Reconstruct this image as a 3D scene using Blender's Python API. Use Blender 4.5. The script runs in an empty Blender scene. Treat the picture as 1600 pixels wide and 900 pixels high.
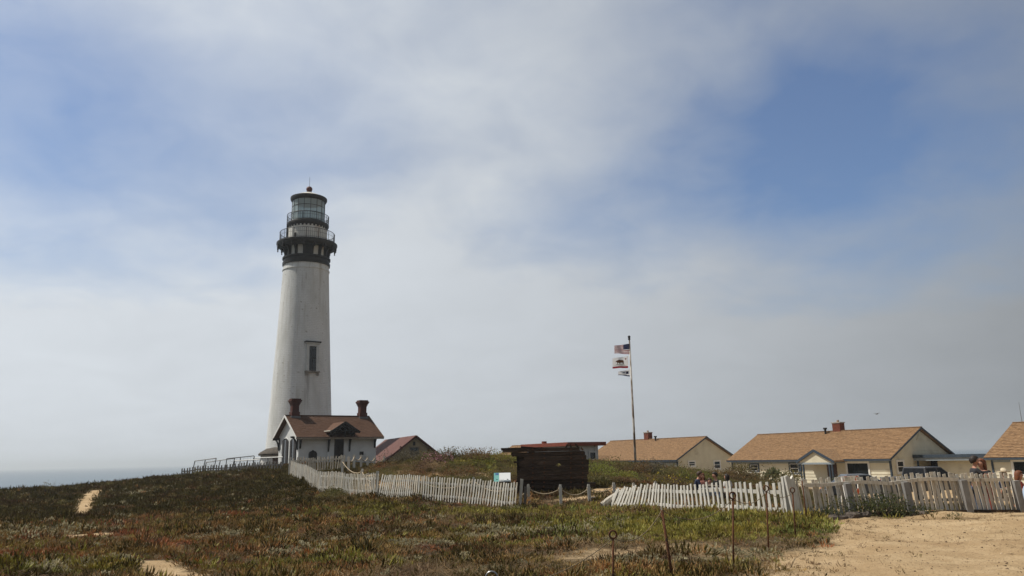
import bpy, bmesh, math, random
import numpy as np
from mathutils import Vector, Matrix, Euler
random.seed(7); RNG = np.random.default_rng(11)
R = math.radians
S = bpy.context.scene
COL = S.collection

# ------------------------------------------------------------------ camera
F = 1186.0; PITCH = 12.6; ROLL = -1.24; EYE = 1.6
cam_d = bpy.data.cameras.new('camera'); cam = bpy.data.objects.new('camera', cam_d); COL.objects.link(cam)
cam_d.sensor_width = 36; cam_d.lens = 36 * F / 1600; cam_d.clip_start = 0.1; cam_d.clip_end = 60000
CM = Matrix.Rotation(R(90 + PITCH), 4, 'X') @ Matrix.Rotation(R(ROLL), 4, 'Z')
cam.matrix_world = Matrix.Translation((0, 0, EYE)) @ CM
S.camera = cam
S.render.resolution_x = 1024; S.render.resolution_y = 576

def ray(px, py):
    return (CM.to_3x3() @ Vector(((px - 800) / F, (450 - py) / F, -1)))
def at(px, py, Y):                      # the point at distance Y ahead seen in a photograph direction
    d = ray(px, py); return Vector((0, 0, EYE)) + d * (Y / d.y)
def hit(px, py, p0, n):                 # on a real wall plane
    d = ray(px, py); c = Vector((0, 0, EYE)); n = Vector(n)
    return c + d * ((Vector(p0) - c).dot(n) / d.dot(n))

# ------------------------------------------------------------------ sun, sky, exposure
SUN_ELEV = 56; SUN_AZ = -82              # degrees clockwise from +Y
sdir = Vector((math.sin(R(SUN_AZ)) * math.cos(R(SUN_ELEV)), math.cos(R(SUN_AZ)) * math.cos(R(SUN_ELEV)), math.sin(R(SUN_ELEV))))
sun_d = bpy.data.lights.new('sun', 'SUN'); sun_d.energy = 4.6; sun_d.angle = R(0.6); sun_d.color = (1, 0.93, 0.82)
sun = bpy.data.objects.new('sun', sun_d); COL.objects.link(sun)
sun.rotation_euler = sdir.to_track_quat('Z', 'Y').to_euler(); sun.location = sdir * 100

W = bpy.data.worlds.new('World'); S.world = W; W.use_nodes = True
wt = W.node_tree; wt.nodes.clear()
def wn(t, **k):
    n = wt.nodes.new(t)
    for a, b in k.items(): setattr(n, a, b)
    return n
def wmath(op, a, b=None, c=None, clamp=False):
    n = wn('ShaderNodeMath', operation=op); n.use_clamp = clamp
    for i, v in enumerate((a, b, c)):
        if v is None: continue
        if isinstance(v, (int, float)): n.inputs[i].default_value = v
        else: wt.links.new(v, n.inputs[i])
    return n.outputs[0]
sky = wn('ShaderNodeTexSky', sky_type='NISHITA'); sky.sun_disc = False
sky.sun_elevation = R(SUN_ELEV); sky.sun_rotation = R(SUN_AZ); sky.air_density = 1.0; sky.dust_density = 1.0
tc = wn('ShaderNodeTexCoord'); D = tc.outputs['Generated']
def wvec(op, a, b):
    n = wn('ShaderNodeVectorMath', operation=op)
    for i, v in enumerate((a, b)):
        if isinstance(v, (tuple, Vector)): n.inputs[i].default_value = tuple(v)
        else: wt.links.new(v, n.inputs[i])
    return n
sep = wn('ShaderNodeSeparateXYZ'); wt.links.new(D, sep.inputs[0])
den = wmath('ADD', wmath('MAXIMUM', sep.outputs[2], 0.0), 0.28)
comb = wn('ShaderNodeCombineXYZ')
wt.links.new(wmath('DIVIDE', sep.outputs[0], den), comb.inputs[0]); wt.links.new(wmath('DIVIDE', sep.outputs[1], den), comb.inputs[1])
def wnoise(vec, scale, detail, rough, off=(0, 0, 0), dist=0.0):
    m = wn('ShaderNodeMapping'); m.inputs['Location'].default_value = off; wt.links.new(vec, m.inputs[0])
    n = wn('ShaderNodeTexNoise'); n.inputs['Scale'].default_value = scale; n.inputs['Detail'].default_value = detail
    n.inputs['Roughness'].default_value = rough; n.inputs['Distortion'].default_value = dist
    wt.links.new(m.outputs[0], n.inputs['Vector']); return n
n1 = wnoise(comb.outputs[0], 1.5, 5, 0.52, (3.1, 1.7, 0.4), 0.3)
n2 = wnoise(comb.outputs[0], 4.2, 4, 0.5, (0.3, 5.2, 2.0), 0.5)
n3 = wnoise(comb.outputs[0], 9.0, 5, 0.6, (2.3, 0.2, 1.0), 1.2)
nd = wnoise(comb.outputs[0], 2.3, 3, 0.5, (7.3, 2.2, 5.0))
# direction bent by noise, so the gaps in the cloud have uneven edges
bend = wvec('SCALE', wvec('SUBTRACT', nd.outputs['Color'], (0.5, 0.5, 0.5)).outputs[0], (0, 0, 0)); bend.inputs['Scale'].default_value = 0.30
DB = wvec('NORMALIZE', wvec('ADD', D, bend.outputs[0]).outputs[0], (0, 0, 0)).outputs[0]
gap = None
for px, py, k, a in ((1275, 240, 54, 0.48), (1400, 130, 60, 0.36), (1120, 335, 90, 0.28), (1560, 290, 50, 0.20), (900, 350, 160, 0.18),
                     (410, 205, 130, 0.36), (40, 240, 80, 0.50), (0, 40, 70, 0.22), (410, 340, 200, 0.26), (190, 170, 120, 0.14), (1580, 60, 60, 0.14), (60, 430, 200, 0.10)):
    d = ray(px, py).normalized()
    e = wmath('MULTIPLY', wmath('EXPONENT', wmath('MULTIPLY', wmath('SUBTRACT', wvec('DOT_PRODUCT', DB, d).outputs['Value'], 1.0), k)), a)
    gap = e if gap is None else wmath('ADD', gap, e)
cov = wmath('ADD', wmath('MULTIPLY', wmath('SUBTRACT', n1.outputs[0], 0.5), 0.70), 0.90)
cov = wmath('ADD', cov, wmath('MULTIPLY', wmath('SUBTRACT', n2.outputs[0], 0.5), 0.52))
cov = wmath('ADD', cov, wmath('MULTIPLY', wmath('SUBTRACT', n3.outputs[0], 0.5), 0.22))
cov = wmath('SUBTRACT', cov, gap)
cov = wmath('ADD', cov, wmath('MULTIPLY', wmath('SUBTRACT', 1.0, wmath('MULTIPLY', wmath('MAXIMUM', sep.outputs[2], 0.0), 3.4), clamp=True), 0.85), clamp=True)   # sea fog low down
cov = wmath('MULTIPLY_ADD', cov, 0.93, 0.06)
# cloud is brighter towards the sun (forward scattering)
sd = wvec('DOT_PRODUCT', D, Vector((sdir.x * 1.1, 0.75, 0.35)).normalized()).outputs['Value']
lum = wmath('MAXIMUM', wmath('MULTIPLY_ADD', sd, 0.60, 0.136), 0.27)
lum = wmath('MULTIPLY', lum, wmath('MULTIPLY_ADD', wmath('SUBTRACT', n2.outputs[0], 0.5), 0.16, 1.0))
SKY_STR = 0.1
lum = wmath('DIVIDE', lum, SKY_STR)
tint = wvec('SCALE', (0.94, 1.0, 1.065), (0, 0, 0)); wt.links.new(lum, tint.inputs['Scale'])
mix = wn('ShaderNodeMix', data_type='RGBA'); wt.links.new(cov, mix.inputs[0])
skys = wvec('MULTIPLY', sky.outputs[0], (0.79, 0.92, 1.09))
wt.links.new(skys.outputs[0], mix.inputs[6]); wt.links.new(tint.outputs[0], mix.inputs[7])
bg = wn('ShaderNodeBackground'); bg.inputs[1].default_value = SKY_STR; wt.links.new(mix.outputs[2], bg.inputs[0])
wo = wn('ShaderNodeOutputWorld'); wt.links.new(bg.outputs[0], wo.inputs[0])

S.view_settings.view_transform = 'Standard'; S.view_settings.look = 'None'
S.view_settings.exposure = 0; S.view_settings.gamma = 1; S.view_settings.use_curve_mapping = False
S.render.engine = 'CYCLES'

# ------------------------------------------------------------------ materials
MATS = {}
def mat(name, c1, c2=None, scale=3.0, rough=0.8, bump=0.0, bscale=None, detail=5, lo=0.35, hi=0.65, rand=0.0, stretch=(1, 1, 1),
        world=False, c3=None, c3lo=0.6, c3hi=0.7, c3scale=None, spec=0.3, metal=0.0, c3stretch=None, trans=0.0, bdist=0.02):
    if name in MATS: return MATS[name]
    m = bpy.data.materials.new(name); m.use_nodes = True; t = m.node_tree; p = t.nodes['Principled BSDF']
    N = t.nodes.new; Lk = t.links.new
    p.inputs['Roughness'].default_value = rough; p.inputs['Specular IOR Level'].default_value = spec; p.inputs['Metallic'].default_value = metal
    if world: src = N('ShaderNodeNewGeometry').outputs['Position']
    else: src = N('ShaderNodeTexCoord').outputs['Object']
    oi = N('ShaderNodeObjectInfo')
    def noise(sc, st, det, seed):
        mp = N('ShaderNodeMapping'); mp.inputs['Scale'].default_value = st; Lk(src, mp.inputs[0])
        if not world:
            cx = N('ShaderNodeCombineXYZ'); mu = N('ShaderNodeMath'); mu.operation = 'MULTIPLY_ADD'
            mu.inputs[1].default_value = 37.0; mu.inputs[2].default_value = seed; Lk(oi.outputs['Random'], mu.inputs[0])
            for i in range(3): Lk(mu.outputs[0], cx.inputs[i])
            Lk(cx.outputs[0], mp.inputs['Location'])
        n = N('ShaderNodeTexNoise'); n.inputs['Scale'].default_value = sc; n.inputs['Detail'].default_value = det; n.inputs['Roughness'].default_value = 0.6
        Lk(mp.outputs[0], n.inputs['Vector']); return n.outputs[0]
    def remap(v, a, b):
        r = N('ShaderNodeMapRange'); r.inputs['From Min'].default_value = a; r.inputs['From Max'].default_value = b; Lk(v, r.inputs[0]); return r.outputs[0]
    def mixc(f, a, b):
        x = N('ShaderNodeMix'); x.data_type = 'RGBA'; Lk(f, x.inputs[0])
        for i, v in ((6, a), (7, b)):
            if isinstance(v, tuple): x.inputs[i].default_value = (*v, 1)
            else: Lk(v, x.inputs[i])
        return x.outputs[2]
    c = c1
    if c2 is not None: c = mixc(remap(noise(scale, stretch, detail, 0), lo, hi), c1, c2)
    if c3 is not None: c = mixc(remap(noise(c3scale or scale * 0.4, c3stretch or stretch, 6, 9.1), c3lo, c3hi), c, c3)
    if rand:
        h = N('ShaderNodeHueSaturation'); r = N('ShaderNodeMapRange'); r.inputs['To Min'].default_value = 1 - rand; r.inputs['To Max'].default_value = 1 + rand
        Lk(oi.outputs['Random'], r.inputs[0]); Lk(r.outputs[0], h.inputs['Value'])
        if isinstance(c, tuple): h.inputs['Color'].default_value = (*c, 1)
        else: Lk(c, h.inputs['Color'])
        c = h.outputs[0]
    if isinstance(c, tuple): p.inputs['Base Color'].default_value = (*c, 1)
    else: Lk(c, p.inputs['Base Color'])
    if bump:
        b = N('ShaderNodeBump'); b.inputs['Strength'].default_value = bump; b.inputs['Distance'].default_value = bdist
        Lk(noise(bscale or scale * 4, stretch, 5, 4), b.inputs['Height']); Lk(b.outputs[0], p.inputs['Normal'])
    if trans:
        tr = N('ShaderNodeBsdfTranslucent'); ms = N('ShaderNodeMixShader'); ms.inputs[0].default_value = trans
        if isinstance(c, tuple): tr.inputs[0].default_value = (*c, 1)
        else: Lk(c, tr.inputs[0])
        Lk(p.outputs[0], ms.inputs[1]); Lk(tr.outputs[0], ms.inputs[2]); Lk(ms.outputs[0], t.nodes['Material Output'].inputs[0])
    MATS[name] = m; return m

white_old = mat('weathered_white_wood', (0.62, 0.61, 0.57), (0.46, 0.435, 0.37), 3, 0.8, 0.35, 20, stretch=(6, 6, 1), rand=0.13, c3=(0.27, 0.22, 0.16), c3lo=0.60, c3hi=0.70, c3scale=2.5)
white_worn = mat('bare_fence_wood', (0.62, 0.58, 0.50), (0.48, 0.43, 0.35), 3, 0.9, 0.4, 20, stretch=(6, 6, 1), rand=0.18, c3=(0.17, 0.13, 0.09), c3lo=0.55, c3hi=0.7, c3scale=2.5)
grey_wood = mat('grey_fence_wood', (0.20, 0.19, 0.17), (0.11, 0.10, 0.09), 3, 0.9, 0.4, 20, stretch=(6, 6, 1), rand=0.2)
white_paint = mat('white_paint', (0.72, 0.73, 0.72), (0.62, 0.62, 0.59), 1.5, 0.6, 0.1, 20, c3=(0.42, 0.40, 0.36), c3lo=0.64, c3hi=0.8, c3scale=1.2, c3stretch=(3, 3, 0.6))
black_paint = mat('black_iron_paint', (0.012, 0.012, 0.013), (0.03, 0.027, 0.025), 3, 0.55, 0.1, 20, c3=(0.10, 0.045, 0.025), c3lo=0.66, c3hi=0.75, c3scale=2)
dark_trim = mat('dark_trim', (0.018, 0.017, 0.018), (0.03, 0.027, 0.026), 5, 0.7)
pane_dark = mat('dark_window_glass', (0.012, 0.015, 0.018), rough=0.06, spec=0.6)
pane_pale = bpy.data.materials.new('see_through_lantern_glass'); pane_pale.use_nodes = True
_t = pane_pale.node_tree; _p = _t.nodes['Principled BSDF']; _p.inputs['Base Color'].default_value = (.55, .62, .62, 1); _p.inputs['Roughness'].default_value = .15
_tr = _t.nodes.new('ShaderNodeBsdfTransparent'); _tr.inputs[0].default_value = (.86, .93, .94, 1); _m = _t.nodes.new('ShaderNodeMixShader'); _m.inputs[0].default_value = .60
_t.links.new(_p.outputs[0], _m.inputs[1]); _t.links.new(_tr.outputs[0], _m.inputs[2]); _t.links.new(_m.outputs[0], _t.nodes['Material Output'].inputs[0])
rust = mat('rusty_iron', (0.085, 0.032, 0.016), (0.15, 0.07, 0.03), 20, 0.9, 0.5, 60, c3=(0.03, 0.02, 0.016), c3lo=0.55, c3hi=0.65)
blue_trim = mat('blue_trim', (0.030, 0.046, 0.068), (0.042, 0.060, 0.084), 4, 0.6)
pale_blue = mat('pale_blue_board', (0.27, 0.315, 0.355), (0.22, 0.265, 0.305), 4, 0.6)
cream = mat('cream_siding', (0.64, 0.605, 0.475), (0.56, 0.525, 0.41), 1.2, 0.75, c3=(0.40, 0.35, 0.26), c3lo=0.6, c3hi=0.8, c3scale=0.8)
roof_tan = mat('tan_shingle', (0.285, 0.172, 0.086), (0.165, 0.097, 0.050), 2.6, 0.95, 0.3, 60, stretch=(1.0, 4, 4), lo=0.40, hi=0.60, c3=(0.37, 0.235, 0.125), c3lo=0.54, c3hi=0.64, c3scale=4.5, c3stretch=(1, 3, 3), detail=8)
roof_brown = mat('brown_shingle', (0.085, 0.042, 0.025), (0.125, 0.068, 0.042), 2.2, 0.95, 0.4, 50, stretch=(1, 4, 4), lo=0.4, hi=0.6, c3=(0.06, 0.03, 0.02), c3lo=0.58, c3hi=0.68, c3scale=3.0, c3stretch=(1, 3, 3), detail=8)
roof_red = mat('red_roofing', (0.125, 0.054, 0.044), (0.100, 0.044, 0.036), 1.4, 0.85, 0.2, 30, c3=(0.15, 0.082, 0.066), c3lo=0.56, c3hi=0.7)
brick_red = mat('red_chimney_brick', (0.085, 0.027, 0.018), (0.055, 0.019, 0.014), 5, 0.9, 0.5, 14, c3=(0.045, 0.02, 0.015), c3lo=0.58, c3hi=0.7, c3scale=3)
bungalow_brick = mat('bungalow_chimney_brick', (0.17, 0.052, 0.03), (0.12, 0.036, 0.022), 5, 0.9, 0.5, 14, c3=(0.08, 0.03, 0.02), c3lo=0.6, c3hi=0.7, c3scale=3)
fascia_red = mat('red_fascia', (0.21, 0.055, 0.032), (0.16, 0.042, 0.026), 3, 0.7)
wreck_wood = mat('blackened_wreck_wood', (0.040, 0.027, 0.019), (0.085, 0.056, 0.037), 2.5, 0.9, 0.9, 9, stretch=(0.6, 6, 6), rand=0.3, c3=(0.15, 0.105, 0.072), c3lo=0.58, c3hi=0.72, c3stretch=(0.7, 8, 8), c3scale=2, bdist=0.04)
rope_mat = mat('manila_rope', (0.50, 0.42, 0.30), (0.36, 0.28, 0.19), 40, 0.95, 0.5, 150)
pipe_grey = mat('galvanised_pipe', (0.27, 0.28, 0.28), (0.19, 0.19, 0.19), 8, 0.5, metal=0.5)
steel = mat('dull_steel', (0.35, 0.35, 0.35), rough=0.35, metal=0.9)

# ------------------------------------------------------------------ mesh helpers
class MB:
    def __init__(s): s.v = []; s.f = []; s.m = []; s.mi = 0
    def add(s, vs, fs):
        o = len(s.v); s.v.extend([tuple(v) for v in vs]); s.f.extend([tuple(i + o for i in f) for f in fs]); s.m.extend([s.mi] * len(fs)); return s
    def quad(s, *p): return s.add(p, [tuple(range(len(p)))])
    def box(s, x0, x1, y0, y1, z0, z1, M=None):
        vs = [Vector((x, y, z)) for z in (z0, z1) for y in (y0, y1) for x in (x0, x1)]
        if M is not None: vs = [M @ v for v in vs]
        return s.add(vs, [(0, 2, 3, 1), (4, 5, 7, 6), (0, 1, 5, 4), (2, 6, 7, 3), (0, 4, 6, 2), (1, 3, 7, 5)])
    def beam(s, a, b, w, h, up=(0, 0, 1)):
        a = Vector(a); b = Vector(b); d = (b - a).normalized(); u = Vector(up)
        if abs(d.dot(u)) > 0.98: u = Vector((0, 1, 0))
        x = d.cross(u).normalized() * w / 2; y = x.normalized().cross(d) * h / 2
        vs = [p + i * x + j * y for p in (a, b) for i, j in ((-1, -1), (1, -1), (1, 1), (-1, 1))]
        return s.add(vs, [(3, 2, 1, 0), (4, 5, 6, 7), (0, 1, 5, 4), (1, 2, 6, 5), (2, 3, 7, 6), (3, 0, 4, 7)])
    def tube(s, pts, r, n=6, cap=True):
        pts = [Vector(p) for p in pts]; rs = r if isinstance(r, (list, tuple)) else [r] * len(pts); rings = []; o = len(s.v); prev = None
        for i, p in enumerate(pts):
            d = (pts[min(i + 1, len(pts) - 1)] - pts[max(i - 1, 0)]).normalized()
            if prev is None: u = Vector((0, 0, 1)) if abs(d.z) < 0.9 else Vector((1, 0, 0)); x = d.cross(u).normalized()
            else: x = (prev - d * prev.dot(d)).normalized()
            prev = x; y = d.cross(x)
            for k in range(n):
                t = 2 * math.pi * k / n; s.v.append(tuple(p + (x * math.cos(t) + y * math.sin(t)) * rs[i]))
        for i in range(len(pts) - 1):
            for k in range(n):
                a = o + i * n + k; b = o + i * n + (k + 1) % n; s.f.append((a, b, b + n, a + n)); s.m.append(s.mi)
        if cap:
            s.f.append(tuple(o + k for k in reversed(range(n)))); s.f.append(tuple(o + (len(pts) - 1) * n + k for k in range(n))); s.m += [s.mi] * 2
        return s
    def lathe(s, prof, n=32, c=(0, 0), a0=0.0, a1=2 * math.pi):
        o = len(s.v); full = abs(a1 - a0 - 2 * math.pi) < 1e-6; m = n if full else n + 1
        for r, z in prof:
            for k in range(m):
                t = a0 + (a1 - a0) * k / n; s.v.append((c[0] + r * math.cos(t), c[1] + r * math.sin(t), z))
        for i in range(len(prof) - 1):
            for k in range(n):
                a = o + i * m + k; b = o + i * m + (k + 1) % m; s.f.append((a, b, b + m, a + m)); s.m.append(s.mi)
        return s
    def prism(s, poly, M, t):           # poly in local xy, thickness along local z
        n = len(poly); vs = [M @ Vector((x, y, z)) for z in (0, t) for x, y in poly]
        return s.add(vs, [tuple(reversed(range(n))), tuple(range(n, 2 * n))] + [(i, (i + 1) % n, (i + 1) % n + n, i + n) for i in range(n)])
    def mesh(s, name, m=None, smooth=False):
        me = bpy.data.meshes.new(name); me.from_pydata(s.v, [], s.f); me.validate()
        for x in (m if isinstance(m, (list, tuple)) else [m]):
            if x is not None: me.materials.append(x)
        if any(s.m) and len(me.polygons) == len(s.m): me.polygons.foreach_set('material_index', s.m)
        if smooth: me.polygons.foreach_set('use_smooth', [True] * len(me.polygons)); 
        me.update(); return me
    def build(s, name, m, parent=None, loc=(0, 0, 0), rot=(0, 0, 0), smooth=False):
        return obj(name, s.mesh(name, m, smooth), parent, loc, rot)
def obj(name, me, parent=None, loc=(0, 0, 0), rot=(0, 0, 0), scale=(1, 1, 1)):
    o = bpy.data.objects.new(name, me); COL.objects.link(o); o.parent = parent; o.location = loc; o.rotation_euler = rot; o.scale = scale; return o
def tag(o, label=None, cat=None, group=None, kind=None):
    for k, v in (('label', label), ('category', cat), ('group', group), ('kind', kind)):
        if v: o[k] = v
    return o
def thing(name, label, cat, loc=(0, 0, 0), rz=0.0, group=None):
    o = bpy.data.objects.new(name, None); COL.objects.link(o); o.location = loc; o.rotation_euler = (0, 0, rz); o.empty_display_size = 0.2
    return tag(o, label, cat, group)
ORD = ['first', 'second', 'third', 'fourth', 'fifth', 'sixth', 'seventh', 'eighth', 'ninth', 'tenth', 'eleventh', 'twelfth']

# ------------------------------------------------------------------ terrain
def _hash(ix, iy, seed):
    h = (ix.astype(np.int64) * 374761393 + iy.astype(np.int64) * 668265263 + seed * 982451653) & 0x7fffffff
    h = ((h ^ (h >> 13)) * 1274126177) & 0x7fffffff
    return ((h ^ (h >> 16)) & 0xffff) / 65535.0
def vnoise(x, y, seed=0):
    ix = np.floor(x); iy = np.floor(y); fx = x - ix; fy = y - iy; fx = fx * fx * (3 - 2 * fx); fy = fy * fy * (3 - 2 * fy)
    a = _hash(ix, iy, seed); b = _hash(ix + 1, iy, seed); c = _hash(ix, iy + 1, seed); d = _hash(ix + 1, iy + 1, seed)
    return (a * (1 - fx) + b * fx) * (1 - fy) + (c * (1 - fx) + d * fx) * fy
def fbm(x, y, seed=0, oct=4):
    s = 0; a = 0.5; t = 0
    for i in range(oct): s = s + a * vnoise(x * 2 ** i, y * 2 ** i, seed + i); t += a; a *= 0.55
    return s / t
CP = [(x, y, 0.0) for x, y in ((0, 0), (-15, 0), (15, 0), (0, 11), (-8, 11), (8, 11), (0, -20), (-30, -20), (30, -20), (12, 12), (20, 15), (25, 19), (30, 5), (-25, 8), (14, 17), (20, 19))]
for px, py, Y in ((0, 842, 18), (300, 840, 18), (600, 840, 18), (900, 842, 17.5), (0, 822, 24), (300, 815, 25), (600, 810, 25), (900, 806, 24.5),
                  (130, 812, 32), (0, 814, 30), (250, 800, 34), (150, 768, 52), (0, 768, 55), (60, 765, 55), (210, 759, 56), (282, 745, 62), (350, 741, 60), (430, 739, 55),
                  (400, 775, 40), (300, 785, 40), (120, 790, 42), (30, 790, 42),
                  (808, 796, 28.5), (700, 789, 30), (600, 780, 32), (540, 774, 34.5), (497, 767, 37), (475, 754, 42), (452, 742, 48),
                  (500, 742, 51), (540, 744, 44), (590, 745, 40), (620, 752, 36), (560, 738, 50), (610, 728, 52),
                  (680, 716, 46), (630, 724, 45), (740, 722, 44), (780, 716, 46), (700, 745, 38), (660, 765, 34), (740, 765, 31.5),
                  (860, 769, 32), (800, 768, 32), (850, 735, 41), (930, 742, 42), (1000, 735, 48), (1060, 742, 48), (1000, 753, 38), (940, 768, 31), (1040, 760, 33), (1110, 748, 47),
                  (950, 797, 27), (1020, 793, 24.5), (1085, 795, 22.5), (1160, 801, 20.6), (1250, 811, 19), (1330, 812, 19), (1420, 804, 19), (1510, 801, 19), (1590, 800, 19),
                  (993, 731, 58), (1150, 744, 54)):
    CP.append(tuple(at(px, py, Y)))
CP += [(8.8, 34, -0.6), (12, 34, -0.8), (12, 24, -0.35), (16, 24, -0.4), (24, 27, -0.5), (20, 34, -1.0), (24, 48, -1.5), (35, 45, -1.5), (19, 89, -1.5), (32, 65, -1.5), (10, 104, -1.5), (37, 57, -1.5),
       (50, 60, -1.6), (60, 70, -2), (45, 85, -1.7), (30, 100, -1.6), (17, 62, -1.3), (60, 40, -1.5), (50, 25, -0.8), (5, 70, -0.6), (8, 80, -1.2), (-3, 126, -1.6), (15, 115, -1.7),
       (-20, 72, 1.45), (-14, 76, 1.45), (-24, 78, 1.3), (-17, 80, 1.3), (-26, 90, 1.0), (-30, 95, 0.9), (-22, 90, 1.0), (-10, 80, -0.2), (-15, 95, -0.2), (-4, 60, 0.8), (-6, 72, 0.2), (-30, 75, 0.4),
       (-45, 70, -1.5), (-60, 70, -2), (-70, 55, -1), (-90, 60, -3), (-40, 30, -0.4), (-70, 20, -0.5), (70, -30, 0), (-70, -30, 0), (80, 60, -2.5),
       (-40, 90, -3), (-35, 110, -4), (-10, 140, -4), (20, 145, -4), (60, 120, -4), (90, 90, -4)]
CP = np.array(CP)
_d = np.sqrt(((CP[:, None, :2] - CP[None, :, :2]) ** 2).sum(2) + 2.0)
_w = np.linalg.solve(np.block([[-_d + 0.35 * np.eye(len(CP)), np.ones((len(CP), 1))], [np.ones((1, len(CP))), np.zeros((1, 1))]]), np.append(CP[:, 2], 0))
def tz(x, y, rough=True):
    x = np.atleast_1d(np.asarray(x, float)); y = np.atleast_1d(np.asarray(y, float)); sh = x.shape; x = x.ravel(); y = y.ravel(); z = np.empty_like(x)
    for i in range(0, len(x), 20000):
        j = slice(i, i + 20000)
        d = np.sqrt((x[j, None] - CP[None, :, 0]) ** 2 + (y[j, None] - CP[None, :, 1]) ** 2 + 2.0); z[j] = -d @ _w[:-1] + _w[-1]
    if rough:
        r = np.hypot(x, y)
        z += (fbm(x * 0.22, y * 0.22, 3, 3) - 0.5) * np.clip(r / 40, 0.15, 0.8) * 0.30
        z += (fbm(x * 1.1, y * 1.1, 5, 3) - 0.5) * 0.17
    # cliffs down to the sea
    edge = np.maximum.reduce([(y - 128) / 14, (-x - 62 - 0.25 * np.abs(y)) / 14, (x - 140) / 14, np.where(x < -36, (y - 80 + (x + 46) * 1.1) / 12, -9)])
    e = np.clip(edge + (fbm(x * 0.08, y * 0.08, 9, 3) - 0.5), 0, 1)
    z = z * (1 - e) - 16 * e
    return z.reshape(sh)
def gz(x, y): return float(tz(x, y)[0])
def gh(px, py, y0=8.0, y1=130.0):       # first point where a photograph direction meets the ground
    d = ray(px, py); Y = np.arange(y0, y1, 0.12); x = d.x / d.y * Y; z = EYE + d.z / d.y * Y; k = np.nonzero(z <= tz(x, Y))[0]
    k = k[0] if len(k) else len(Y) - 1
    return Vector((x[k], Y[k], z[k]))

# sandy ground: 0 planted, 1 bare sand
SANDY = []                               # (x, y, rx, ry)
for px, py, rx, ry in ((140, 836, .6, .7), (545, 743, 1.2, 1.2), (580, 744, .9, .8),
                       (950, 765, 1.3, .8), (985, 752, 1.5, 1.5), (1110, 742, 3, 1.2), (900, 781, 1.5, .35)):
    p = gh(px, py); SANDY.append((p.x, p.y, rx, ry))
FOOT = [([tuple(at(px, py, Y_).xy) for px, py, Y_ in ((152, 765, 53), (146, 772, 49), (137, 784, 43), (126, 798, 37.5), (120, 810, 33))], .48), ([tuple(at(px, py, Y_).xy) for px, py, Y_ in ((238, 868, 13.6), (255, 880, 12.6), (290, 898, 11.2))], .27)]
THIN = [(gh(px, py).x, gh(px, py).y, rx, ry) for px, py, rx, ry in ((610, 741, 1.6, 1.4), (960, 862, .8, .6), (1060, 858, 1.2, .9), (1150, 865, 1.1, 1.0), (880, 872, .8, .5), (640, 752, 3, 2.5), (700, 748, 2.5, 2.5), (980, 750, 2, 2))]
# edge of the sandy lane at the right: x beyond this line is sand
LANE = sorted([(gh(px, py).y, gh(px, py).x) for px, py in ((1195, 899), (1205, 885), (1225, 868), (1262, 851), (1288, 838), (1296, 826))] + [(0, 2.0), (6, 3.0)])
LY = np.array([a for a, b in LANE]); LX = np.array([b for a, b in LANE])
def sand(x, y):
    x = np.asarray(x, float); y = np.asarray(y, float)
    n = (fbm(x * 0.9, y * 0.9, 21, 4) - 0.5)
    lane = x - np.interp(y, LY, LX) + n * 1.6
    s = np.clip(lane / 1.5 + 0.45, 0, 1) * (y < 18.9)
    s = s * (1 - np.clip((y - 16.2) / 2.2, 0, 1) * .8 * np.clip((fbm(x * .8, y * 1.2, 61, 4) - .38) * 4, 0, 1))
    s = np.maximum(s, np.clip((x - 13.2) / 1.0, 0, 1) * (y < 26))
    s = np.maximum(s, ((x > 8) & (y >= 18.9) & (y < 30)) * np.clip((fbm(x * .5, y * .5, 33, 3) - 0.3) * 5, 0, 1))
    for a, b, rx, ry in SANDY:
        s = np.maximum(s, np.clip(2.0 - 1.6 * np.hypot((x - a) / rx, (y - b) / ry) + n * 1.3, 0, 1))
    for pl, w in FOOT:
        for (ax, ay), (bx, by) in zip(pl[:-1], pl[1:]):
            L2 = (bx - ax) ** 2 + (by - ay) ** 2; f = np.clip(((x - ax) * (bx - ax) + (y - ay) * (by - ay)) / L2, 0, 1)
            s = np.maximum(s, np.clip(1.9 - 1.4 * np.hypot(x - ax - f * (bx - ax), y - ay - f * (by - ay)) / (w * (1 + n)), 0, 1))
    for a, b, rx, ry in THIN: s = np.maximum(s, .5 * np.clip(2.0 - 1.3 * np.hypot((x - a) / rx, (y - b) / ry) + n * 1.6, 0, 1))
    # car park and yard by the houses
    s = np.maximum(s, np.clip((x - 17) / 4, 0, 1) * np.clip((y - 36) / 6, 0, 1) * 0.9)
    return s
xs = np.concatenate([np.arange(-150, -45, 2.5), np.arange(-45, 45, 0.36), np.arange(45, 156, 2.5)])
ys = np.concatenate([np.arange(-60, 5, 2.5), np.arange(5, 62, 0.36), np.arange(62, 150, 1.6)])
X, Y = np.meshgrid(xs, ys); Z = tz(X, Y); SA = sand(X, Y)
nx, ny = len(xs), len(ys)
idx = np.arange(nx * ny).reshape(ny, nx)
faces = np.stack([idx[:-1, :-1], idx[:-1, 1:], idx[1:, 1:], idx[1:, :-1]], -1).reshape(-1, 4)
me = bpy.data.meshes.new('ground'); me.from_pydata(np.stack([X, Y, Z], -1).reshape(-1, 3).tolist(), [], faces.tolist())
at_ = me.attributes.new('sand', 'FLOAT', 'POINT'); at_.data.foreach_set('value', SA.ravel().astype(np.float32))
me.polygons.foreach_set('use_smooth', [True] * len(me.polygons))
gm = bpy.data.materials.new('sandy_ground'); gm.use_nodes = True; t = gm.node_tree; P = t.nodes['Principled BSDF']; P.inputs['Roughness'].default_value = 1; P.inputs['Specular IOR Level'].default_value = 0.1
def gn(tp): return t.nodes.new(tp)
geo = gn('ShaderNodeNewGeometry')
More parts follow.
